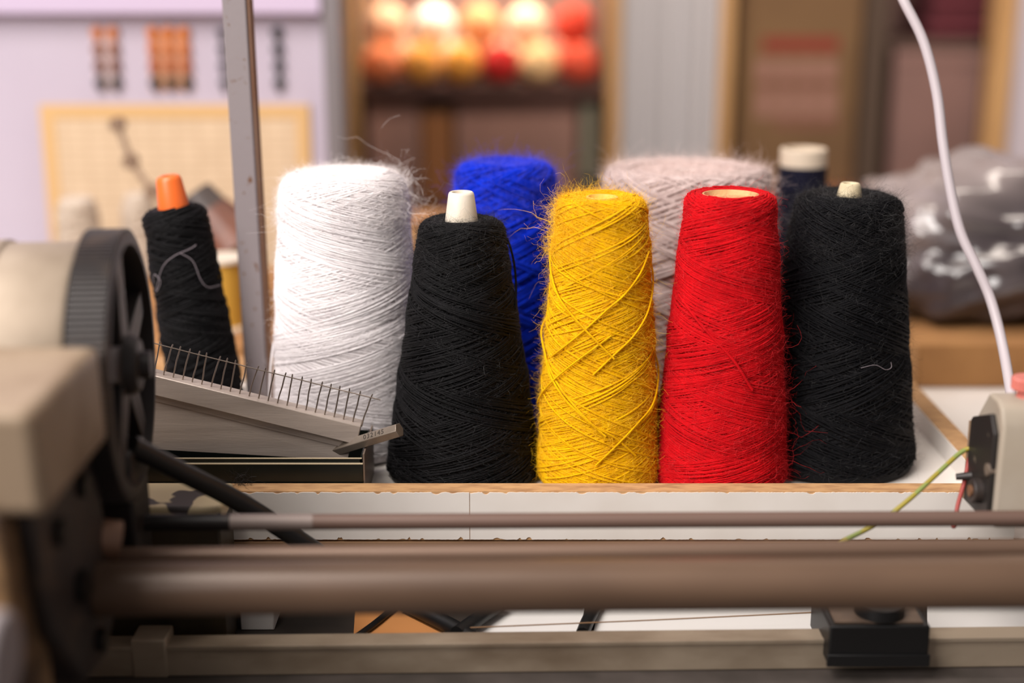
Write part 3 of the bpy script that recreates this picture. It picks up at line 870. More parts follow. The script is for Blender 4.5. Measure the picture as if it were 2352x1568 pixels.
# cream housing
hz1, hz0 = H - 0.2115, H - 0.2690
hx_ = -0.2335
MB().prism([(0.655, hz1), (0.778, hz1 + 0.001), (0.782, hz0), (0.668, hz0 - 0.002)], 'x', -0.56, hx_).build('housing', M_cream, mc, bevel=0.006, seg=3)
MB().box(-0.56, -0.256, 0.665, 0.72, Z_BENCH + 0.0015, hz0).build('housing_column', mat('brown_stained_cream', (140, 108, 74), 0.5, col2=(62, 44, 30), scale=26, lo=0.38, hi=0.66), mc, bevel=0.004)
bp_ = [(0.68, hz0 + 0.002), (0.78, hz0 + 0.002), (0.80, H - 0.30), (0.812, H - 0.35), (0.810, H - 0.395), (0.79, H - 0.410), (0.745, H - 0.405), (0.70, H - 0.35)]
br = MB().prism(bp_, 'x', -0.272, -0.247).build('end_bracket', M_gear, mc, bevel=0.003)
M_bolt = mat('dark_bolt', (28, 25, 24), 0.4, 0.5)
for (yy, zz_, r) in ((0.72, H - 0.30, 0.008), (0.75, H - 0.345, 0.010), (0.775, H - 0.392, 0.007), (0.765, H - 0.29, 0.007)):
    MB().cyl((-0.248, yy, zz_), (-0.2425, yy, zz_), r, n=20).build('bolt', M_bolt, br)
MB().box(-0.266, -0.240, 0.845, 0.885, H - 0.40, H - 0.30).build('wheel_support', M_dark, mc, bevel=0.003)
MB().cyl((-0.272, 0.80, H - 0.335), (-0.240, 0.81, H - 0.343), 0.012, n=24).build('brown_boss', mat('brown_boss', (142, 108, 88), 0.5, 0.2), mc)
kp = P(-10, 1510, 0.60)
MB().cyl((kp.x - 0.05, 0.60, kp.z), (kp.x + 0.006, 0.60, kp.z), 0.022, n=32).build('grey_knob', mat('pale_grey_plastic', (150, 142, 144), 0.5), mc, bevel=0.003)
MB().box(kp.x - 0.05, kp.x - 0.01, 0.585, 0.615, Z_BENCH + 0.0015, kp.z - 0.01).build('knob_stem', M_dark, mc)
# cream casting with flaked paint left of the tray
pc0 = PZ(538, 1106, H - 0.362); pc1 = PZ(538, 1165, H - 0.362)
M_flake = mat('flaking_cream_paint', (204, 186, 148), 0.5, col2=(64, 56, 56), scale=30, lo=0.55, hi=0.57, detail=2.0)
MB().box(-0.36, pc0.x, pc1.y, pc0.y, H - 0.376, H - 0.362).build('casting', M_flake, mc, bevel=0.003)
MB().box(-0.36, pc0.x - 0.002, pc1.y + 0.004, pc0.y, Z_BENCH, H - 0.376).build('casting_block', mat('casting_shade_olive', (66, 54, 34), 0.5, col2=(36, 30, 22), scale=20), mc, bevel=0.002)  # casting front in dark olive: shade under the rods put into the colour
# black lever slanting down in front of the tray
MB().tube(smooth_path([P(300, 1022, 0.858), P(420, 1085, 0.885), P(560, 1158, 0.915), P(735, 1272, 0.935)], 5), 0.0068, 16).build('slanting_lever', M_black, mc)

# ------------------------------------------------------------------ control box at the right
bx = 0.3175
box = thing('switch_box', 'cream switch box with black side plate and pink knurled knob', 'switch box', (0.39, 0.91, Z_BENCH))
prof = [(0.884, H - 0.366), (0.884, H - 0.296), (0.890, H - 0.284), (0.898, H - 0.2805), (0.915, H - 0.2805), (0.934, H - 0.302), (0.934, H - 0.366)]
M_box = mat('cream_plastic', (174, 164, 150), 0.5, col2=(162, 150, 134), scale=18)
MB().prism(prof, 'x', bx + 0.0035, 0.50).build('body', M_box, box, bevel=0.0022, seg=3)
pl = [(0.889, H - 0.364), (0.889, H - 0.3015), (0.899, H - 0.2905), (0.9335, H - 0.3035), (0.937, H - 0.307), (0.9375, H - 0.366)]
M_plate = mat('scuffed_black_plate', (38, 34, 32), 0.5, 0.1, col2=(120, 108, 92), scale=60, lo=0.66, hi=0.76)
MB().prism(pl, 'x', bx, bx + 0.0035).build('side_plate', M_plate, box, bevel=0.0008)
MB().box(bx - 0.0006, bx + 0.003, 0.9365, 0.9385, H - 0.365, H - 0.308).build('plate_edge', mat('worn_edge_tan', (150, 124, 100), 0.6), box)
q = PX(2262, 1110, bx - 0.004)
MB().cyl((bx - 0.006, 0.906, H - 0.3475), (bx + 0.002, 0.906, H - 0.3475), 0.0085, n=24).build('lug', M_gear, box, bevel=0.001)
MB().cyl((bx - 0.0075, 0.906, H - 0.3475), (bx - 0.005, 0.906, H - 0.3475), 0.004, n=20).build('screw', mat('rusty_screw', (130, 92, 66), 0.5, 0.4), box)
MB().cyl((bx + 0.001, 0.926, H - 0.344), (bx - 0.009, 0.930, H - 0.3465), 0.003, 0.0022, n=12).build('terminal', M_gear, box)
MB().cyl((bx - 0.0015, 0.893, H - 0.3275), (bx + 0.004, 0.893, H - 0.3275), 0.0042, n=20).build('button', mat('grey_button', (130, 116, 104), 0.4, 0.3), box)
MB().box(bx + 0.024, 0.46, 0.8825, 0.886, H - 0.352, H - 0.318).build('front_label', mat('cream_label', (184, 176, 164), 0.5), box, bevel=0.0008)
MB().box(0.385, 0.44, 0.918, 0.932, Z_BENCH, H - 0.366).build('support', M_dark, box, bevel=0.002)
MB().cyl((0.395, 0.925, Z_BENCH), (0.395, 0.925, H - 0.36), 0.004, n=16).build('support_rod', M_pin, box)
kc = P(2362, 895, 0.905)
kz = H - 0.2805
kn = MB()
nk = 60
prof_k = []
for zz_, rs in ((kz + 0.0055, 1.0), (kz + 0.0125, 1.0), (kz + 0.0135, 0.94)):
    prof_k.append((zz_, rs))
vs = []
for zz_, rs in prof_k:
    for k in range(nk):
        r = 0.0108 * rs + (0.0004 if k % 2 else -0.0002)
        a = 2 * math.pi * k / nk
        vs.append((kc.x + r * math.cos(a), kc.y + r * math.sin(a), zz_))
fs = [(j * nk + k, j * nk + (k + 1) % nk, (j + 1) * nk + (k + 1) % nk, (j + 1) * nk + k) for j in range(2) for k in range(nk)]
fs += [tuple(range(nk))[::-1], tuple(range(2 * nk, 3 * nk))]
M_pink = mat('pink_plastic', (204, 116, 104), 0.45)
knob = kn.add(vs, fs).build('knob', M_pink, box, smooth=0)
MB().cyl((kc.x, kc.y, kz - 0.001), (kc.x, kc.y, kz + 0.006), 0.0078, 0.0062, n=24).build('knob_stem', M_pink, knob)
# wires
yw = smooth_path([Vector((bx + 0.002, 0.9365, 0)) + Vector((0, 0, P(2238, 1028, 0.9365).z)), P(2205, 1040, 0.936), P(2150, 1090, 0.925), P(2090, 1145, 0.915), P(2030, 1192, 0.91), P(1985, 1218, 0.908), P(1925, 1248, 0.905), P(1890, 1275, 0.90)], 6)
MB().tube(yw, 0.0017, 10).build('wire', mat('yellow_green_wire', (150, 136, 46), 0.5, col2=(128, 140, 72), scale=60, lo=0.48, hi=0.52), box)
rw = smooth_path([Vector((bx + 0.002, 0.937, P(2232, 1036, 0.937).z)), P(2224, 1062, 0.936), P(2214, 1110, 0.93), P(2200, 1160, 0.92), P(2193, 1200, 0.915), P(2188, 1212, 0.913)], 6)
MB().tube(rw, [0.0015] * (len(rw) - 8) + [0.002] * 5 + [0.0016, 0.0013, 0.001], 10).build('wire', mat('red_wire', (156, 64, 58), 0.5), box)

# white cord
cp = [P(2050, -60, 1.17), P(2075, 0, 1.16), P(2121, 95, 1.15), P(2151, 210, 1.14), P(2166, 330, 1.13), P(2184, 440, 1.12), P(2207, 535, 1.11), P(2243, 612, 1.10), P(2276, 690, 1.09), P(2302, 790, 1.07), P(2322, 905, 1.03), P(2330, 985, 1.0), P(2335, 1060, 0.975)]
cp = [P(2010, -190, 1.18)] + cp
cord = MB().tube(smooth_path(cp, 6), 0.0040, 14).build('power_cord', mat('white_cord', (190, 180, 184), 0.45), loc=cp[-1])
tag(cord, 'thin white cord hanging down in front of the plastic bag', 'cord')

# ------------------------------------------------------------------ clutter on the bench under the tray
zb = Z_BENCH + 0.0004
def flat(name, pxs, z, m, label, cat, th=0.0012, yb=1.01):
    """a sheet lying on the bench; given by its front edge pixels"""
    pts = [PZ(a, b, z) for a, b in pxs]
    c = sum((Vector(p) for p in pts), Vector()) / len(pts)
    c.z = z - th
    o = MB().prism([(p.x, p.y) for p in pts], 'z', z - th, z).build(name, m, loc=c, smooth=0)
    return tag(o, label, cat)
flat('paper_sheet', [(1085, 1455), (1150, 1395), (1345, 1385), (1330, 1455)], Z_BENCH + 0.0035, M_paper, 'small white paper sheet under the roller, left of the dark strip', 'paper', 0.0032)
flat('paper_sheet', [(1362, 1455), (1378, 1385), (1900, 1380), (1900, 1455)], Z_BENCH + 0.0035, M_paper, 'long white paper sheet behind the rail, left of the black block', 'paper', 0.0032)
flat('paper_sheet', [(2130, 1455), (2130, 1375), (2420, 1372), (2420, 1455)], Z_BENCH + 0.0035, M_paper, 'white paper sheet behind the rail, right of the black block', 'paper', 0.0032)
flat('cardboard_piece', [(812, 1460), (816, 1395), (905, 1395), (1050, 1455)], Z_BENCH + 0.0035, mat('orange_card', (196, 132, 74), 0.8), 'orange brown piece of cardboard on the bench under the roller', 'cardboard', 0.0032)
p0 = PZ(553, 1446, Z_BENCH + 0.0005); p1 = PZ(630, 1446, Z_BENCH + 0.0005)
tag(MB().box(p0.x, p1.x, p0.y, p0.y + 0.03, Z_BENCH, Z_BENCH + 0.022).build('white_block', M_paper, loc=((p0.x + p1.x) / 2, p0.y + .015, Z_BENCH), bevel=0.001), 'small white block standing on the bench behind the rail', 'block')
def cable(pts, r, label):
    q = smooth_path([PZ(a, b, z) for a, b, z in pts], 6)
    return tag(MB().tube(q, r, 10).build('black_cable', M_black, loc=q[0]), label, 'cable')
cable([(800, 1475, Z_BENCH + .006), (850, 1440, Z_BENCH + .006), (885, 1412, Z_BENCH + .006), (915, 1385, Z_BENCH + .006)], 0.0026, 'thin black cable crossing the orange cardboard')
cable([(930, 1385, Z_BENCH + .010), (985, 1412, Z_BENCH + .010), (1040, 1440, Z_BENCH + .010), (1085, 1468, Z_BENCH + .010)], 0.0062, 'thick black cable between the orange cardboard and white paper')
cable([(1050, 1455, Z_BENCH + .012), (1085, 1430, Z_BENCH + .012), (1115, 1408, Z_BENCH + .012), (1150, 1385, Z_BENCH + .012)], 0.0058, 'black cable slanting over the left edge of the small paper sheet')
cable([(1338, 1455, Z_BENCH + .009), (1346, 1435, Z_BENCH + .009), (1358, 1410, Z_BENCH + .009), (1372, 1382, Z_BENCH + .009)], 0.0050, 'short black cable between the two left paper sheets')

# ------------------------------------------------------------------ things on the table behind the tray
cb_ = thing('cardboard_flat', 'low brown cardboard box lying behind the yarn tray', 'cardboard box', (0.1, 1.55, Z_TABLE))
MB().box(-0.62, 0.86, 1.352, 1.72, Z_TABLE, cz).build('box_body', M_card, cb_, bevel=0.002)
MB().box(0.34, 0.40, 1.3505, 1.352, Z_TABLE + 0.002, cz - 0.001).build('tape_strip', mat('brown_tape', (178, 132, 84), 0.4), cb_)

# plastic bag
def blob(name, c, rad, m, seed, amp, freq, label=None, cat=None, parent=None, flatz=None, sub=5):
    import bmesh
    bm = bmesh.new()
    bmesh.ops.create_icosphere(bm, subdivisions=sub, radius=1.0)
    from mathutils import noise
    off = Vector((seed * 7.3, seed * 3.1, seed * 1.7))
    for v in bm.verts:
        n0 = v.co.normalized()
        k = 1 + amp * noise.noise(n0 * freq + off) + amp * 0.7 * abs(noise.noise(n0 * freq * 2.3 + off)) + amp * 0.3 * noise.noise(n0 * freq * 5 + off)
        v.co = Vector((n0.x * rad[0] * k, n0.y * rad[1] * k, n0.z * rad[2] * k))
        if flatz is not None and v.co.z < flatz:
            v.co.z = flatz + (v.co.z - flatz) * 0.05
    zmin = min(v.co.z for v in bm.verts)
    me = bpy.data.meshes.new(name)
    bm.to_mesh(me); bm.free()
    me.shade_smooth()
    me.materials.append(m)
    o = bpy.data.objects.new(name, me)
    COL.objects.link(o)
    o.location = Vector(c)
    if parent is not None:
        o.parent = parent
        o.location = Vector(c) - ORG[parent.name]
    if label:
        tag(o, label, cat)
    return o, zmin
bc = P(2290, 640, 1.55)
bag = thing('plastic_bag', 'crumpled shiny clear plastic bag of grey material on the cardboard', 'plastic bag', (bc.x, 1.55, cz))
M_bag = mat('clear_plastic', (140, 128, 126), 0.24, 0.0, col2=(62, 54, 56), scale=4, lo=0.42, hi=0.58, spec=0.6, coat=0.5, detail=1.0)
o, zm = blob('bag_film', (bc.x, 1.55, cz + 0.062), (0.175, 0.14, 0.094), M_bag, 3, 0.26, 1.5, parent=bag, flatz=-0.060)
# pale cones and lamp at the left
for (px0, px1, pt_, Y, lab) in ((132, 218, 455, 1.62, 'pale grey yarn cone far behind the drum, left of the lamp'), (282, 352, 445, 1.66, 'pale cream yarn cone far behind, just left of the orange tip')):
    cxp = (px0 + px1) / 2
    yarn_cone(lab, cxp, pt_, Y, cz, pxsize((px1 - px0) / 2 * 1.25, 700, Y), pxsize((px1 - px0) / 2, 480, Y), mat('yarn_pale', (196, 182, 166), 0.9, col2=(180, 164, 148), scale=60), 30 + int(px0), 'pale cones on the cardboard',
              sh=0.008, rh=0.008, dip=0.002, layers=[dict(n_pass=18, alpha=18, sr=0.0014, off=0.0002, amp=0.001, smax_frac=0.84, band=3.0, m=60)])
# articulated arm with brown head
lm = thing('desk_lamp', 'dark jointed arm with a brown tapered head in front of the tan chart', 'lamp', (P(470, 790, 1.5).x, 1.5, cz))
A0 = P(270, 285, 1.58); A1 = P(300, 370, 1.57); A2 = P(350, 440, 1.56); A3 = P(460, 500, 1.5)
M_arm = mat('grey_brown_arm', (136, 112, 92), 0.5, 0.3)
def seg_arm(a, b):
    mb = MB().cyl(a, b, 0.0035, n=14)
    mb.cyl(a + Vector((0, -0.008, 0)), a + Vector((0, 0.008, 0)), 0.0080, n=18)
    return mb.build('arm', M_arm, lm)
seg_arm(A0, A1); seg_arm(A1, A2); seg_arm(A2, A3)
hd0 = P(448, 445, 1.5); hd1 = P(545, 570, 1.49)
MB().cyl(hd0, hd0.lerp(hd1, 0.35), 0.019, 0.023, n=28).build('lamp_neck', mat('dark_neck', (58, 46, 42), 0.5), lm)
MB().cyl(hd0.lerp(hd1, 0.33), hd1, 0.024, 0.036, n=32).build('lamp_head', mat('brown_head', (112, 62, 40), 0.45, col2=(84, 46, 32), scale=18), lm)
sp = P(500, 560, 1.5)
MB().cyl((sp.x, 1.5, cz), (sp.x, 1.5, sp.z + 0.02), 0.009, n=16).build('lamp_stem', M_arm, lm)
MB().lathe([(0.0002, cz + 0.014), (0.03, cz + 0.012), (0.045, cz + 0.004), (0.046, cz), (0.0002, cz)], (sp.x, 1.5, 0), n=36).build('lamp_base', M_arm, lm)
# small yellow and green reels glimpsed between the cones
def reel(px, py, Y, r, hgt, m, label, m2=None):
    q = P(px, py, Y)
    root = thing('thread_reel', label, 'thread reel', (q.x, Y, cz), 'reels on the cardboard')
    MB().lathe([(0.0002, cz), (r * 1.15, cz), (r * 1.15, cz + 0.004), (r * 0.5, cz + 0.004)], (q.x, Y, 0), n=32).build('flange', M_c_white, root)
    MB().lathe([(r * 0.5, cz + hgt - 0.004), (r * 1.15, cz + hgt - 0.004), (r * 1.15, cz + hgt), (0.0002, cz + hgt)], (q.x, Y, 0), n=32).build('flange', M_c_white, root)
    pr = [(r * 0.5, cz + 0.003)]
    nn = 30
    for k in range(nn + 1):
        z = cz + 0.004 + (hgt - 0.008) * k / nn
        pr.append((r * (0.98 + 0.02 * (k % 2)), z))
    pr.append((r * 0.5, cz + hgt - 0.004))
    MB().lathe(pr, (q.x, Y, 0), n=32).build('thread', m, root)
    return root
reel(512, 690, 1.42, 0.022, 0.075, mat('mustard_thread', (188, 142, 48), 0.7), 'mustard yellow thread reel between the leaning cone and the post')
reel(948, 660, 1.50, 0.020, 0.055, mat('olive_thread', (136, 138, 66), 0.7), 'olive green thread reel glimpsed between white and black cones')
wb = thing('wooden_box', 'plain pale brown wooden box in the gap behind the white cone', 'wooden box', (P(1000, 600, 1.72).x, 1.70, cz))
q = P(900, 520, 1.64); q2 = P(1040, 520, 1.64)
MB().box(q.x, q2.x, 1.64, 1.71, cz, q.z).build('box_body', mat('pale_box', (186, 142, 92), 0.7), wb, bevel=0.002)
MB().box(q.x - 0.003, q2.x + 0.003, 1.637, 1.713, q.z, q.z + 0.008).build('box_lid', mat('pale_box_lid', (160, 112, 70), 0.7), wb, bevel=0.002)

# ------------------------------------------------------------------ pinned sheets on the lavender wall
ch = P(90, 240, YW - 0.004); ch2 = P(722, 560, YW - 0.004)
chart = thing('wall_chart', 'large tan printed chart with ruled columns on the lavender wall', 'chart', ((ch.x + ch2.x) / 2, YW - 0.004, ch2.z - 0.05))
def chart_mat():
    m = bpy.data.materials.new('chart_print'); m.use_nodes = True
    nt = m.node_tree; b = nt.nodes['Principled BSDF']; b.inputs['Roughness'].default_value = 0.8
    tc = nt.nodes.new('ShaderNodeTexCoord')
    br = nt.nodes.new('ShaderNodeTexBrick')
    br.offset = 0.0
    br.inputs['Scale'].default_value = 1.0
    br.inputs['Brick Width'].default_value = 0.028
    br.inputs['Row Height'].default_value = 0.0105
    br.inputs['Mortar Size'].default_value = 0.0012
    br.inputs['Color1'].default_value = lin((212, 188, 158))
    br.inputs['Color2'].default_value = lin((204, 180, 150))
    br.inputs['Mortar'].default_value = lin((186, 160, 130))
    mp = nt.nodes.new('ShaderNodeMapping'); mp.inputs['Rotation'].default_value = (math.radians(90), 0, 0)
    nt.links.new(tc.outputs['Object'], mp.inputs['Vector'])
    nt.links.new(mp.outputs['Vector'], br.inputs['Vector'])
    nt.links.new(br.outputs['Color'], b.inputs['Base Color'])
    return m
zbot = ch2.z - 0.05
MB().box(ch.x, ch2.x, YW - 0.0035, YW - 0.0008, zbot, ch.z).build('sheet', chart_mat(), chart)
M_bd = mat('chart_border', (204, 166, 114), 0.8)
bw = 0.017
MB().box(ch.x, ch2.x, YW - 0.0048, YW - 0.0036, ch.z - bw, ch.z).build('border', M_bd, chart)
MB().box(ch.x, ch.x + bw, YW - 0.0048, YW - 0.0036, zbot, ch.z - bw).build('border', M_bd, chart)
MB().box(ch2.x - bw, ch2.x, YW - 0.0048, YW - 0.0036, zbot, ch.z - bw).build('border', M_bd, chart)

def samples(x0, x1, ncol, label, cols, backing, seed):
    a = P(x0, 62, YW); b = P(x1, 215, YW)
    root = thing('yarn_sample_card', label, 'sample card', ((a.x + b.x) / 2, YW - 0.003, b.z), 'yarn sample cards on the lavender wall')
    MB().box(a.x + 0.003, b.x - 0.003, YW - 0.002, YW - 0.0006, b.z + 0.004, a.z - 0.003).build('backing', backing, root)
    hgt = (a.z - b.z) / 4
    wdt = (b.x - a.x) / ncol
    for r in range(4):
        for c in range(ncol):
            x = a.x + wdt * (c + 0.5); z = a.z - hgt * (r + 0.5)
            m = cols[r]
            mb = MB()
            rr = min(wdt, hgt) * 0.40
            mb.lathe([(0.0002, -0.010), (rr * 0.7, -0.009), (rr, -0.005), (rr, -0.002), (0.0002, -0.002)], n=14)
            mb.v = [(x + q[0], YW + q[2], z + q[1] + hgt * 0.18) for q in mb.v]
            o = mb.build('sample', m, root)
            MB().cyl((x, YW - 0.004, z + hgt * 0.2), (x, YW - 0.004, z - hgt * 0.42), 0.0022, n=8).build('strand', m, o)
S1 = [mat('sample_%d' % i, c, 0.85) for i, c in enumerate([(196, 112, 44), (128, 78, 52), (104, 62, 46), (24, 24, 22)])]
S2 = [mat('sample2_%d' % i, c, 0.85) for i, c in enumerate([(206, 116, 44), (184, 104, 52), (156, 80, 40), (26, 26, 22)])]
S3 = [mat('sample3_%d' % i, c, 0.85) for i, c in enumerate([(16, 20, 20), (34, 36, 40), (34, 36, 40), (26, 36, 34)])]
M_bk1 = mat('backing_a', (206, 184, 184), 0.85); M_bk2 = mat('backing_b', (214, 162, 126), 0.85, col2=(190, 134, 104), scale=12); M_bk3 = mat('backing_c', (184, 174, 184), 0.85)
samples(206, 288, 2, 'yarn sample card with two columns of orange and dark tufts', S1, M_bk1, 1)
samples(333, 450, 3, 'yarn sample card with three columns of orange brown tufts', S2, M_bk2, 2)
samples(496, 530, 1, 'black tuft sample strip partly hidden behind the grey post', S3, M_bk3, 3)
samples(620, 660, 1, 'black tuft sample strip nearest the dark partition edge', S3, M_bk3, 4)

# ------------------------------------------------------------------ shelving far behind
YS = 2.6
def bx_at(px, Y=YS, py=200): return P(px, py, Y).x
sh = thing('shelf_unit', 'open wooden shelf unit stacked with warm coloured yarn balls', 'shelf unit', (bx_at(1100), 2.8, 0))
zs1 = P(1100, 198, YS).z
for a, b in ((779, 820), (1395, 1424)):
    MB().box(bx_at(a), bx_at(b), YS, YS + 0.05, 0, 2.1).build('post', M_wood, sh)
    MB().box(bx_at(a), bx_at(b), YS + 0.31, YS + 0.36, 0, 2.1).build('post', M_wood, sh)
X0, X1 = bx_at(779), bx_at(1424)
MB().box(X0, X1, YS + 0.02, YS + 0.36, zs1 - 0.022, zs1).build('shelf', mat('dark_shelf', (74, 44, 34), 0.7), sh)
MB().box(X0, X1, YS + 0.02, YS + 0.36, zs1 + 0.36, zs1 + 0.385).build('shelf', M_brownwood, sh)
zs2 = P(1100, 455, YS).z
MB().box(X0, X1, YS + 0.02, YS + 0.36, zs2 - 0.03, zs2).build('shelf', M_brownwood, sh)
MB().box(X0, X1, YS + 0.36, YS + 0.375, 0, 2.1).build('back_panel', mat('mauve_brown_board', (150, 116, 104), 0.8, col2=(132, 100, 90), scale=4), sh)
MB().box(X0 + 0.01, X0 + 0.025, YS + 0.05, YS + 0.31, 0, 2.1).build('side_panel', M_darkwood, sh)
MB().box(X1 - 0.025, X1 - 0.01, YS + 0.05, YS + 0.31, 0, 2.1).build('side_panel', M_darkwood, sh)
# lamp under the upper shelf
lamp = thing('shelf_lamp', 'warm strip lamp fixed under the upper shelf above the yarn balls', 'lamp', ((X0 + X1) / 2, YS + 0.10, zs1 + 0.335))
MB().box(X0 + 0.04, X1 - 0.04, YS + 0.08, YS + 0.12, zs1 + 0.343, zs1 + 0.3594).build('lamp_case', M_white, lamp)
area('shelf_lamp_light', ((X0 + X1) / 2, YS + 0.10, zs1 + 0.34), ((X0 + X1) / 2, YS + 0.16, zs1), 0.5, 0.03, 4.6, (1.0, 0.86, 0.72))

# things in the lower bay
bt = thing('brown_carton', 'narrow orange brown carton standing in the dark lower shelf bay', 'carton', (bx_at(1002, YS + 0.2), YS + 0.2, zs2))
MB().box(bx_at(968, YS + .05), bx_at(1036, YS + .05), YS + 0.05, YS + 0.19, zs2 + 0.0006, P(1000, 250, YS + .05).z).build('carton_body', mat('orange_brown_card', (150, 98, 56), 0.8), bt, bevel=0.002)
MB().box(bx_at(968, YS + .05) - 0.001, bx_at(1036, YS + .05) + 0.001, YS + 0.048, YS + 0.192, P(1000, 262, YS + .05).z, P(1000, 250, YS + .05).z + 0.001).build('carton_lid', mat('dark_brown_card', (112, 76, 52), 0.8), bt)
gt = thing('grey_tube', 'greenish grey upright tube at the right of the lower bay', 'tube', (bx_at(1354, YS + .06), YS + 0.06, zs2))
gxx = bx_at(1354, YS + .06)
MB().lathe([(0.017, zs2 + 0.0006), (0.017, P(1362, 235, YS + .06).z), (0.015, P(1362, 235, YS + .06).z), (0.015, zs2 + 0.02), (0.0002, zs2 + 0.02)], (gxx, YS + .06, 0), n=28).build('tube_wall', mat('green_grey', (128, 122, 104), 0.6), gt)
MB().lathe([(0.0168, zs2 + 0.02), (0.0178, zs2 + 0.02), (0.0178, zs2 + 0.03), (0.0168, zs2 + 0.03)], (gxx, YS + .06, 0), n=28).build('tube_band', M_dark, gt)

def filler(px0, px1, pyt, z0, Y, col, label, dep=0.2):  # boxes added so their fronts catch light in the dark bays
    a = bx_at(px0, Y); b = bx_at(px1, Y); zt = P(1000, pyt, Y).z
    root = thing('filler_box', label, 'storage box', ((a + b) / 2, Y + dep / 2, z0))
    m = mat('box_%d_%d_%d' % col, col, 0.8, col2=tuple(int(k * 0.86) for k in col), scale=5)
    MB().box(a, b, Y, Y + dep, z0 + 0.0006, zt - 0.03).build('box_body', m, root, bevel=0.003)
    MB().box(a - 0.002, b + 0.002, Y - 0.002, Y + dep + 0.002, zt - 0.03, zt).build('box_lid', m, root, bevel=0.003)
    return root
filler(842, 962, 232, zs2, YS + 0.055, (168, 128, 114), 'mauve brown storage box added to catch light left of the orange brown carton')
filler(1046, 1325, 222, zs2, YS + 0.055, (158, 118, 104), 'wide dark brown storage box added to catch light right of the orange brown carton')

# yarn balls on the upper shelf
def ball_mesh():
    vs, qs, n = [], [], 0
    a = np.linspace(0, 2 * math.pi, 30, endpoint=False)
    rng = np.random.default_rng(5)
    parts = []
    th = np.linspace(0, math.pi, 15)
    prof = np.stack([np.maximum(np.sin(th), 0.002) * 0.97, -np.cos(th) * 0.97], -1)
    parts.append(lathe_np(prof, 28))
    for k in range(46):
        nrm = rng.normal(0, 1, 3); nrm /= np.linalg.norm(nrm)
        o = np.cross(nrm, [0.3, 0.5, 0.8]); o /= np.linalg.norm(o); b = np.cross(nrm, o)
        off = rng.uniform(-0.5, 0.5); R = math.sqrt(1 - off * off)
        c = nrm * off + R * (np.cos(a)[:, None] * o + np.sin(a)[:, None] * b)
        rad = c / np.linalg.norm(c, axis=1, keepdims=True)
        ring = []
        for kk in range(4):
            t = 2 * math.pi * kk / 4
            ring.append(c + 0.05 * (math.cos(t) * rad + math.sin(t) * nrm))
        v = np.stack(ring, 1)
        idx = np.arange(30 * 4).reshape(30, 4)
        i2 = np.roll(idx, -1, 0)
        q = np.stack([idx, np.roll(idx, -1, 1), np.roll(i2, -1, 1), i2], -1)
        parts.append((v.reshape(-1, 3), q.reshape(-1, 4)))
    return join(parts)
BV, BQ = ball_mesh()
ball_cache = {}
def ball(px, py, Y, r, col, label, z=None):
    key = col
    if key not in ball_cache:
        me = np_mesh('yarn_ball', BV, BQ)
        me.materials.append(mat('ball_%d_%d_%d' % col, col, 0.9, sheen=0.2))
        ball_cache[key] = me
    q = P(px, py, Y)
    o = bpy.data.objects.new('yarn_ball', ball_cache[key])
    COL.objects.link(o)
    zc = q.z if z is None else z
    o.location = (q.x, Y, zc)
    o.scale = (r, r, r * 0.96)
    o.rotation_euler = (random.uniform(0, 3), random.uniform(0, 3), random.uniform(0, 3))
    return tag(o, label, 'yarn ball', 'yarn balls on the upper shelf')
xs0 = X0 + 0.036; xs1 = X1 - 0.036; wsh = xs1 - xs0
low = [((224, 132, 84), 'orange yarn ball at the left end of the front row'), ((236, 168, 76), 'amber yarn ball second from left in the front row'),
       ((240, 170, 70), 'golden orange yarn ball left of the deep red one'), ((206, 40, 34), 'deep red yarn ball in the middle of the front row'),
       ((244, 206, 150), 'pale apricot yarn ball right of the deep red one'), ((218, 86, 58), 'coral red yarn ball at the right end of the front row')]
rf = wsh / 12 * 0.94
for k, (c, lab) in enumerate(low):
    o = ball(1000, 150, YS + 0.06, rf, c, lab, zs1 + rf * 1.06)
    o.location.x = xs0 + wsh * (k + 0.5) / 6
mid = [((232, 190, 160), 'peach yarn ball at the left end of the rear row'), ((252, 236, 206), 'cream yarn ball behind the amber and golden balls'),
       ((250, 226, 186), 'pale straw yarn ball behind the deep red one'), ((250, 222, 186), 'ivory yarn ball behind the apricot one'), ((236, 140, 116), 'salmon pink yarn ball at the right end of the rear row')]
rm = wsh / 10 * 0.94
for k, (c, lab) in enumerate(mid):
    o = ball(1000, 110, YS + 0.19, rm, c, lab, zs1 + rm * 1.06)
    o.location.x = xs0 + wsh * (k + 0.5) / 5
topb = [(0.10, (240, 196, 160), 'light peach yarn ball lying on top at the left'), (0.30, (254, 248, 232), 'brightest white yarn ball on top of the pile'),
        (0.50, (240, 182, 126), 'light orange yarn ball on top in the middle'), (0.70, (250, 224, 190), 'cream yarn ball on top right of the middle'), (0.90, (206, 66, 42), 'brick red yarn ball on top at the right end')]
for fx_, c, lab in topb:
    o = ball(1000, 50, YS + 0.118, 0.0365, c, lab, zs1 + 0.102)
    o.location.x = xs0 + wsh * fx_

# grey ribbed panel
gp = thing('partition_screen', 'light grey ribbed screen between two wooden posts', 'screen', (bx_at(1535), YS + 0.04, 0))
M_gp = mat('pale_grey_panel', (176, 171, 172), 0.6)
MB().box(bx_at(1424), bx_at(1652), YS + 0.03, YS + 0.045, 0, 2.1).build('panel_sheet', M_gp, gp)
for px in (1432, 1505, 1580, 1640):
    MB().box(bx_at(px) - 0.004, bx_at(px) + 0.016, YS + 0.018, YS + 0.03, 0, 2.1).build('rib', M_gp, gp, bevel=0.003)

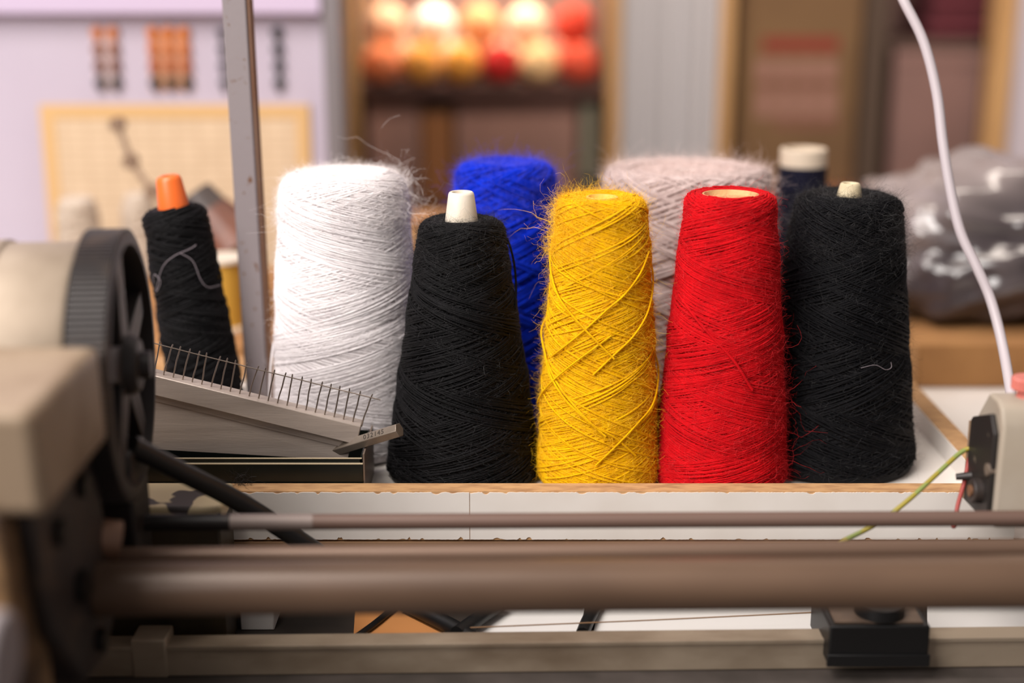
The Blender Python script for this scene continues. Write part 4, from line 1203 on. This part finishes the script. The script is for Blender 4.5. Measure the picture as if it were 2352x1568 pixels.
# second shelf unit at the right
s2 = thing('tall_cabinet', 'tall brown open cabinet with pale wooden posts at the right', 'cabinet', (bx_at(1970), 2.8, 0))
MB().box(bx_at(1652), bx_at(1680), YS, YS + 0.05, 0, 2.1).build('post', M_wood, s2)
MB().box(bx_at(1992), bx_at(2040), YS + 0.03, YS + 0.06, 0, 2.1).build('post', mat('dark_olive_post', (70, 52, 38), 0.7), s2)
MB().box(bx_at(2268), bx_at(2312), YS - 0.02, YS + 0.03, 0, 2.1).build('post', M_wood, s2)
MB().box(bx_at(1652), bx_at(2312), YS + 0.36, YS + 0.375, 0, 2.1).build('back_panel', mat('mauve_back', (146, 112, 106), 0.8, col2=(122, 94, 88), scale=4), s2)
zs3 = P(2100, 440, YS).z
MB().box(bx_at(1680), bx_at(2268), YS + 0.03, YS + 0.36, zs3 - 0.04, zs3).build('shelf', mat('rust_brown_shelf', (160, 100, 66), 0.7), s2)
zs4 = P(2200, 90, YS + .1).z
MB().box(bx_at(2040), bx_at(2268), YS + 0.06, YS + 0.36, zs4 - 0.015, zs4).build('shelf', M_darkwood, s2)
mf = thing('maroon_cloth', 'folded dark maroon cloth on the upper shelf behind the white cord', 'cloth', (bx_at(2190), YS + 0.2, zs4))
for k in range(3):
    MB().box(bx_at(2115, YS + .15) + 0.004 * k, bx_at(2262, YS + .15) - 0.003 * k, YS + 0.12, YS + 0.32, zs4 + 0.0006 + 0.03 * k, zs4 + 0.03 * k + 0.028).build('fold', mat('maroon', (92, 34, 42), 0.9), mf, bevel=0.011, seg=3)
filler(2052, 2255, 115, zs3, YS + 0.065, (126, 94, 86), 'tall mauve filler box added to catch light in the right bay behind the white cord')
# carton with faded red print
ct = thing('printed_carton', 'tall brown carton with faded red print standing in the right cabinet', 'carton', (bx_at(1840), YS + 0.2, zs3))
MB().box(bx_at(1694, YS + .06), bx_at(1972, YS + .06), YS + 0.062, YS + 0.34, zs3 + 0.0006, zs3 + 0.62).build('carton_body', mat('olive_brown_card', (112, 82, 50), 0.8, col2=(98, 70, 42), scale=5), ct, bevel=0.003)
M_rp = mat('faded_red_print', (124, 44, 30), 0.85); M_pp = mat('faded_pink_print', (140, 100, 86), 0.85)
yp = YS + 0.062
def pr(px0, py0, px1, py1, m, name='print_mark'):
    a = P(px0, py0, yp); b = P(px1, py1, yp)
    MB().box(a.x, b.x, yp - 0.001, yp, b.z, a.z).build(name, m, ct)
pr(1752, 86, 1925, 118, M_rp)
for (r0, r1) in ((135, 185), (205, 270)):
    for k in range(4):
        pr(1738 + 48 * k, r0, 1738 + 48 * k + 36, r1, M_pp)
pr(1738, 188, 1918, 200, mat('faded_mauve_print', (116, 72, 58), 0.85))
pr(1775, 276, 1925, 292, mat('faded_mauve_print', (116, 72, 58), 0.85))
# small grey upright strip on the post, pale wall at far right
xq = bx_at(2314)
struct('wall_right', MB().box(xq, 2.6, YS, YS + 0.04, 0, 2.4), mat('grey_lavender_wall', (190, 178, 184), 0.7), 'grey lavender wall beside the cabinet at the right')
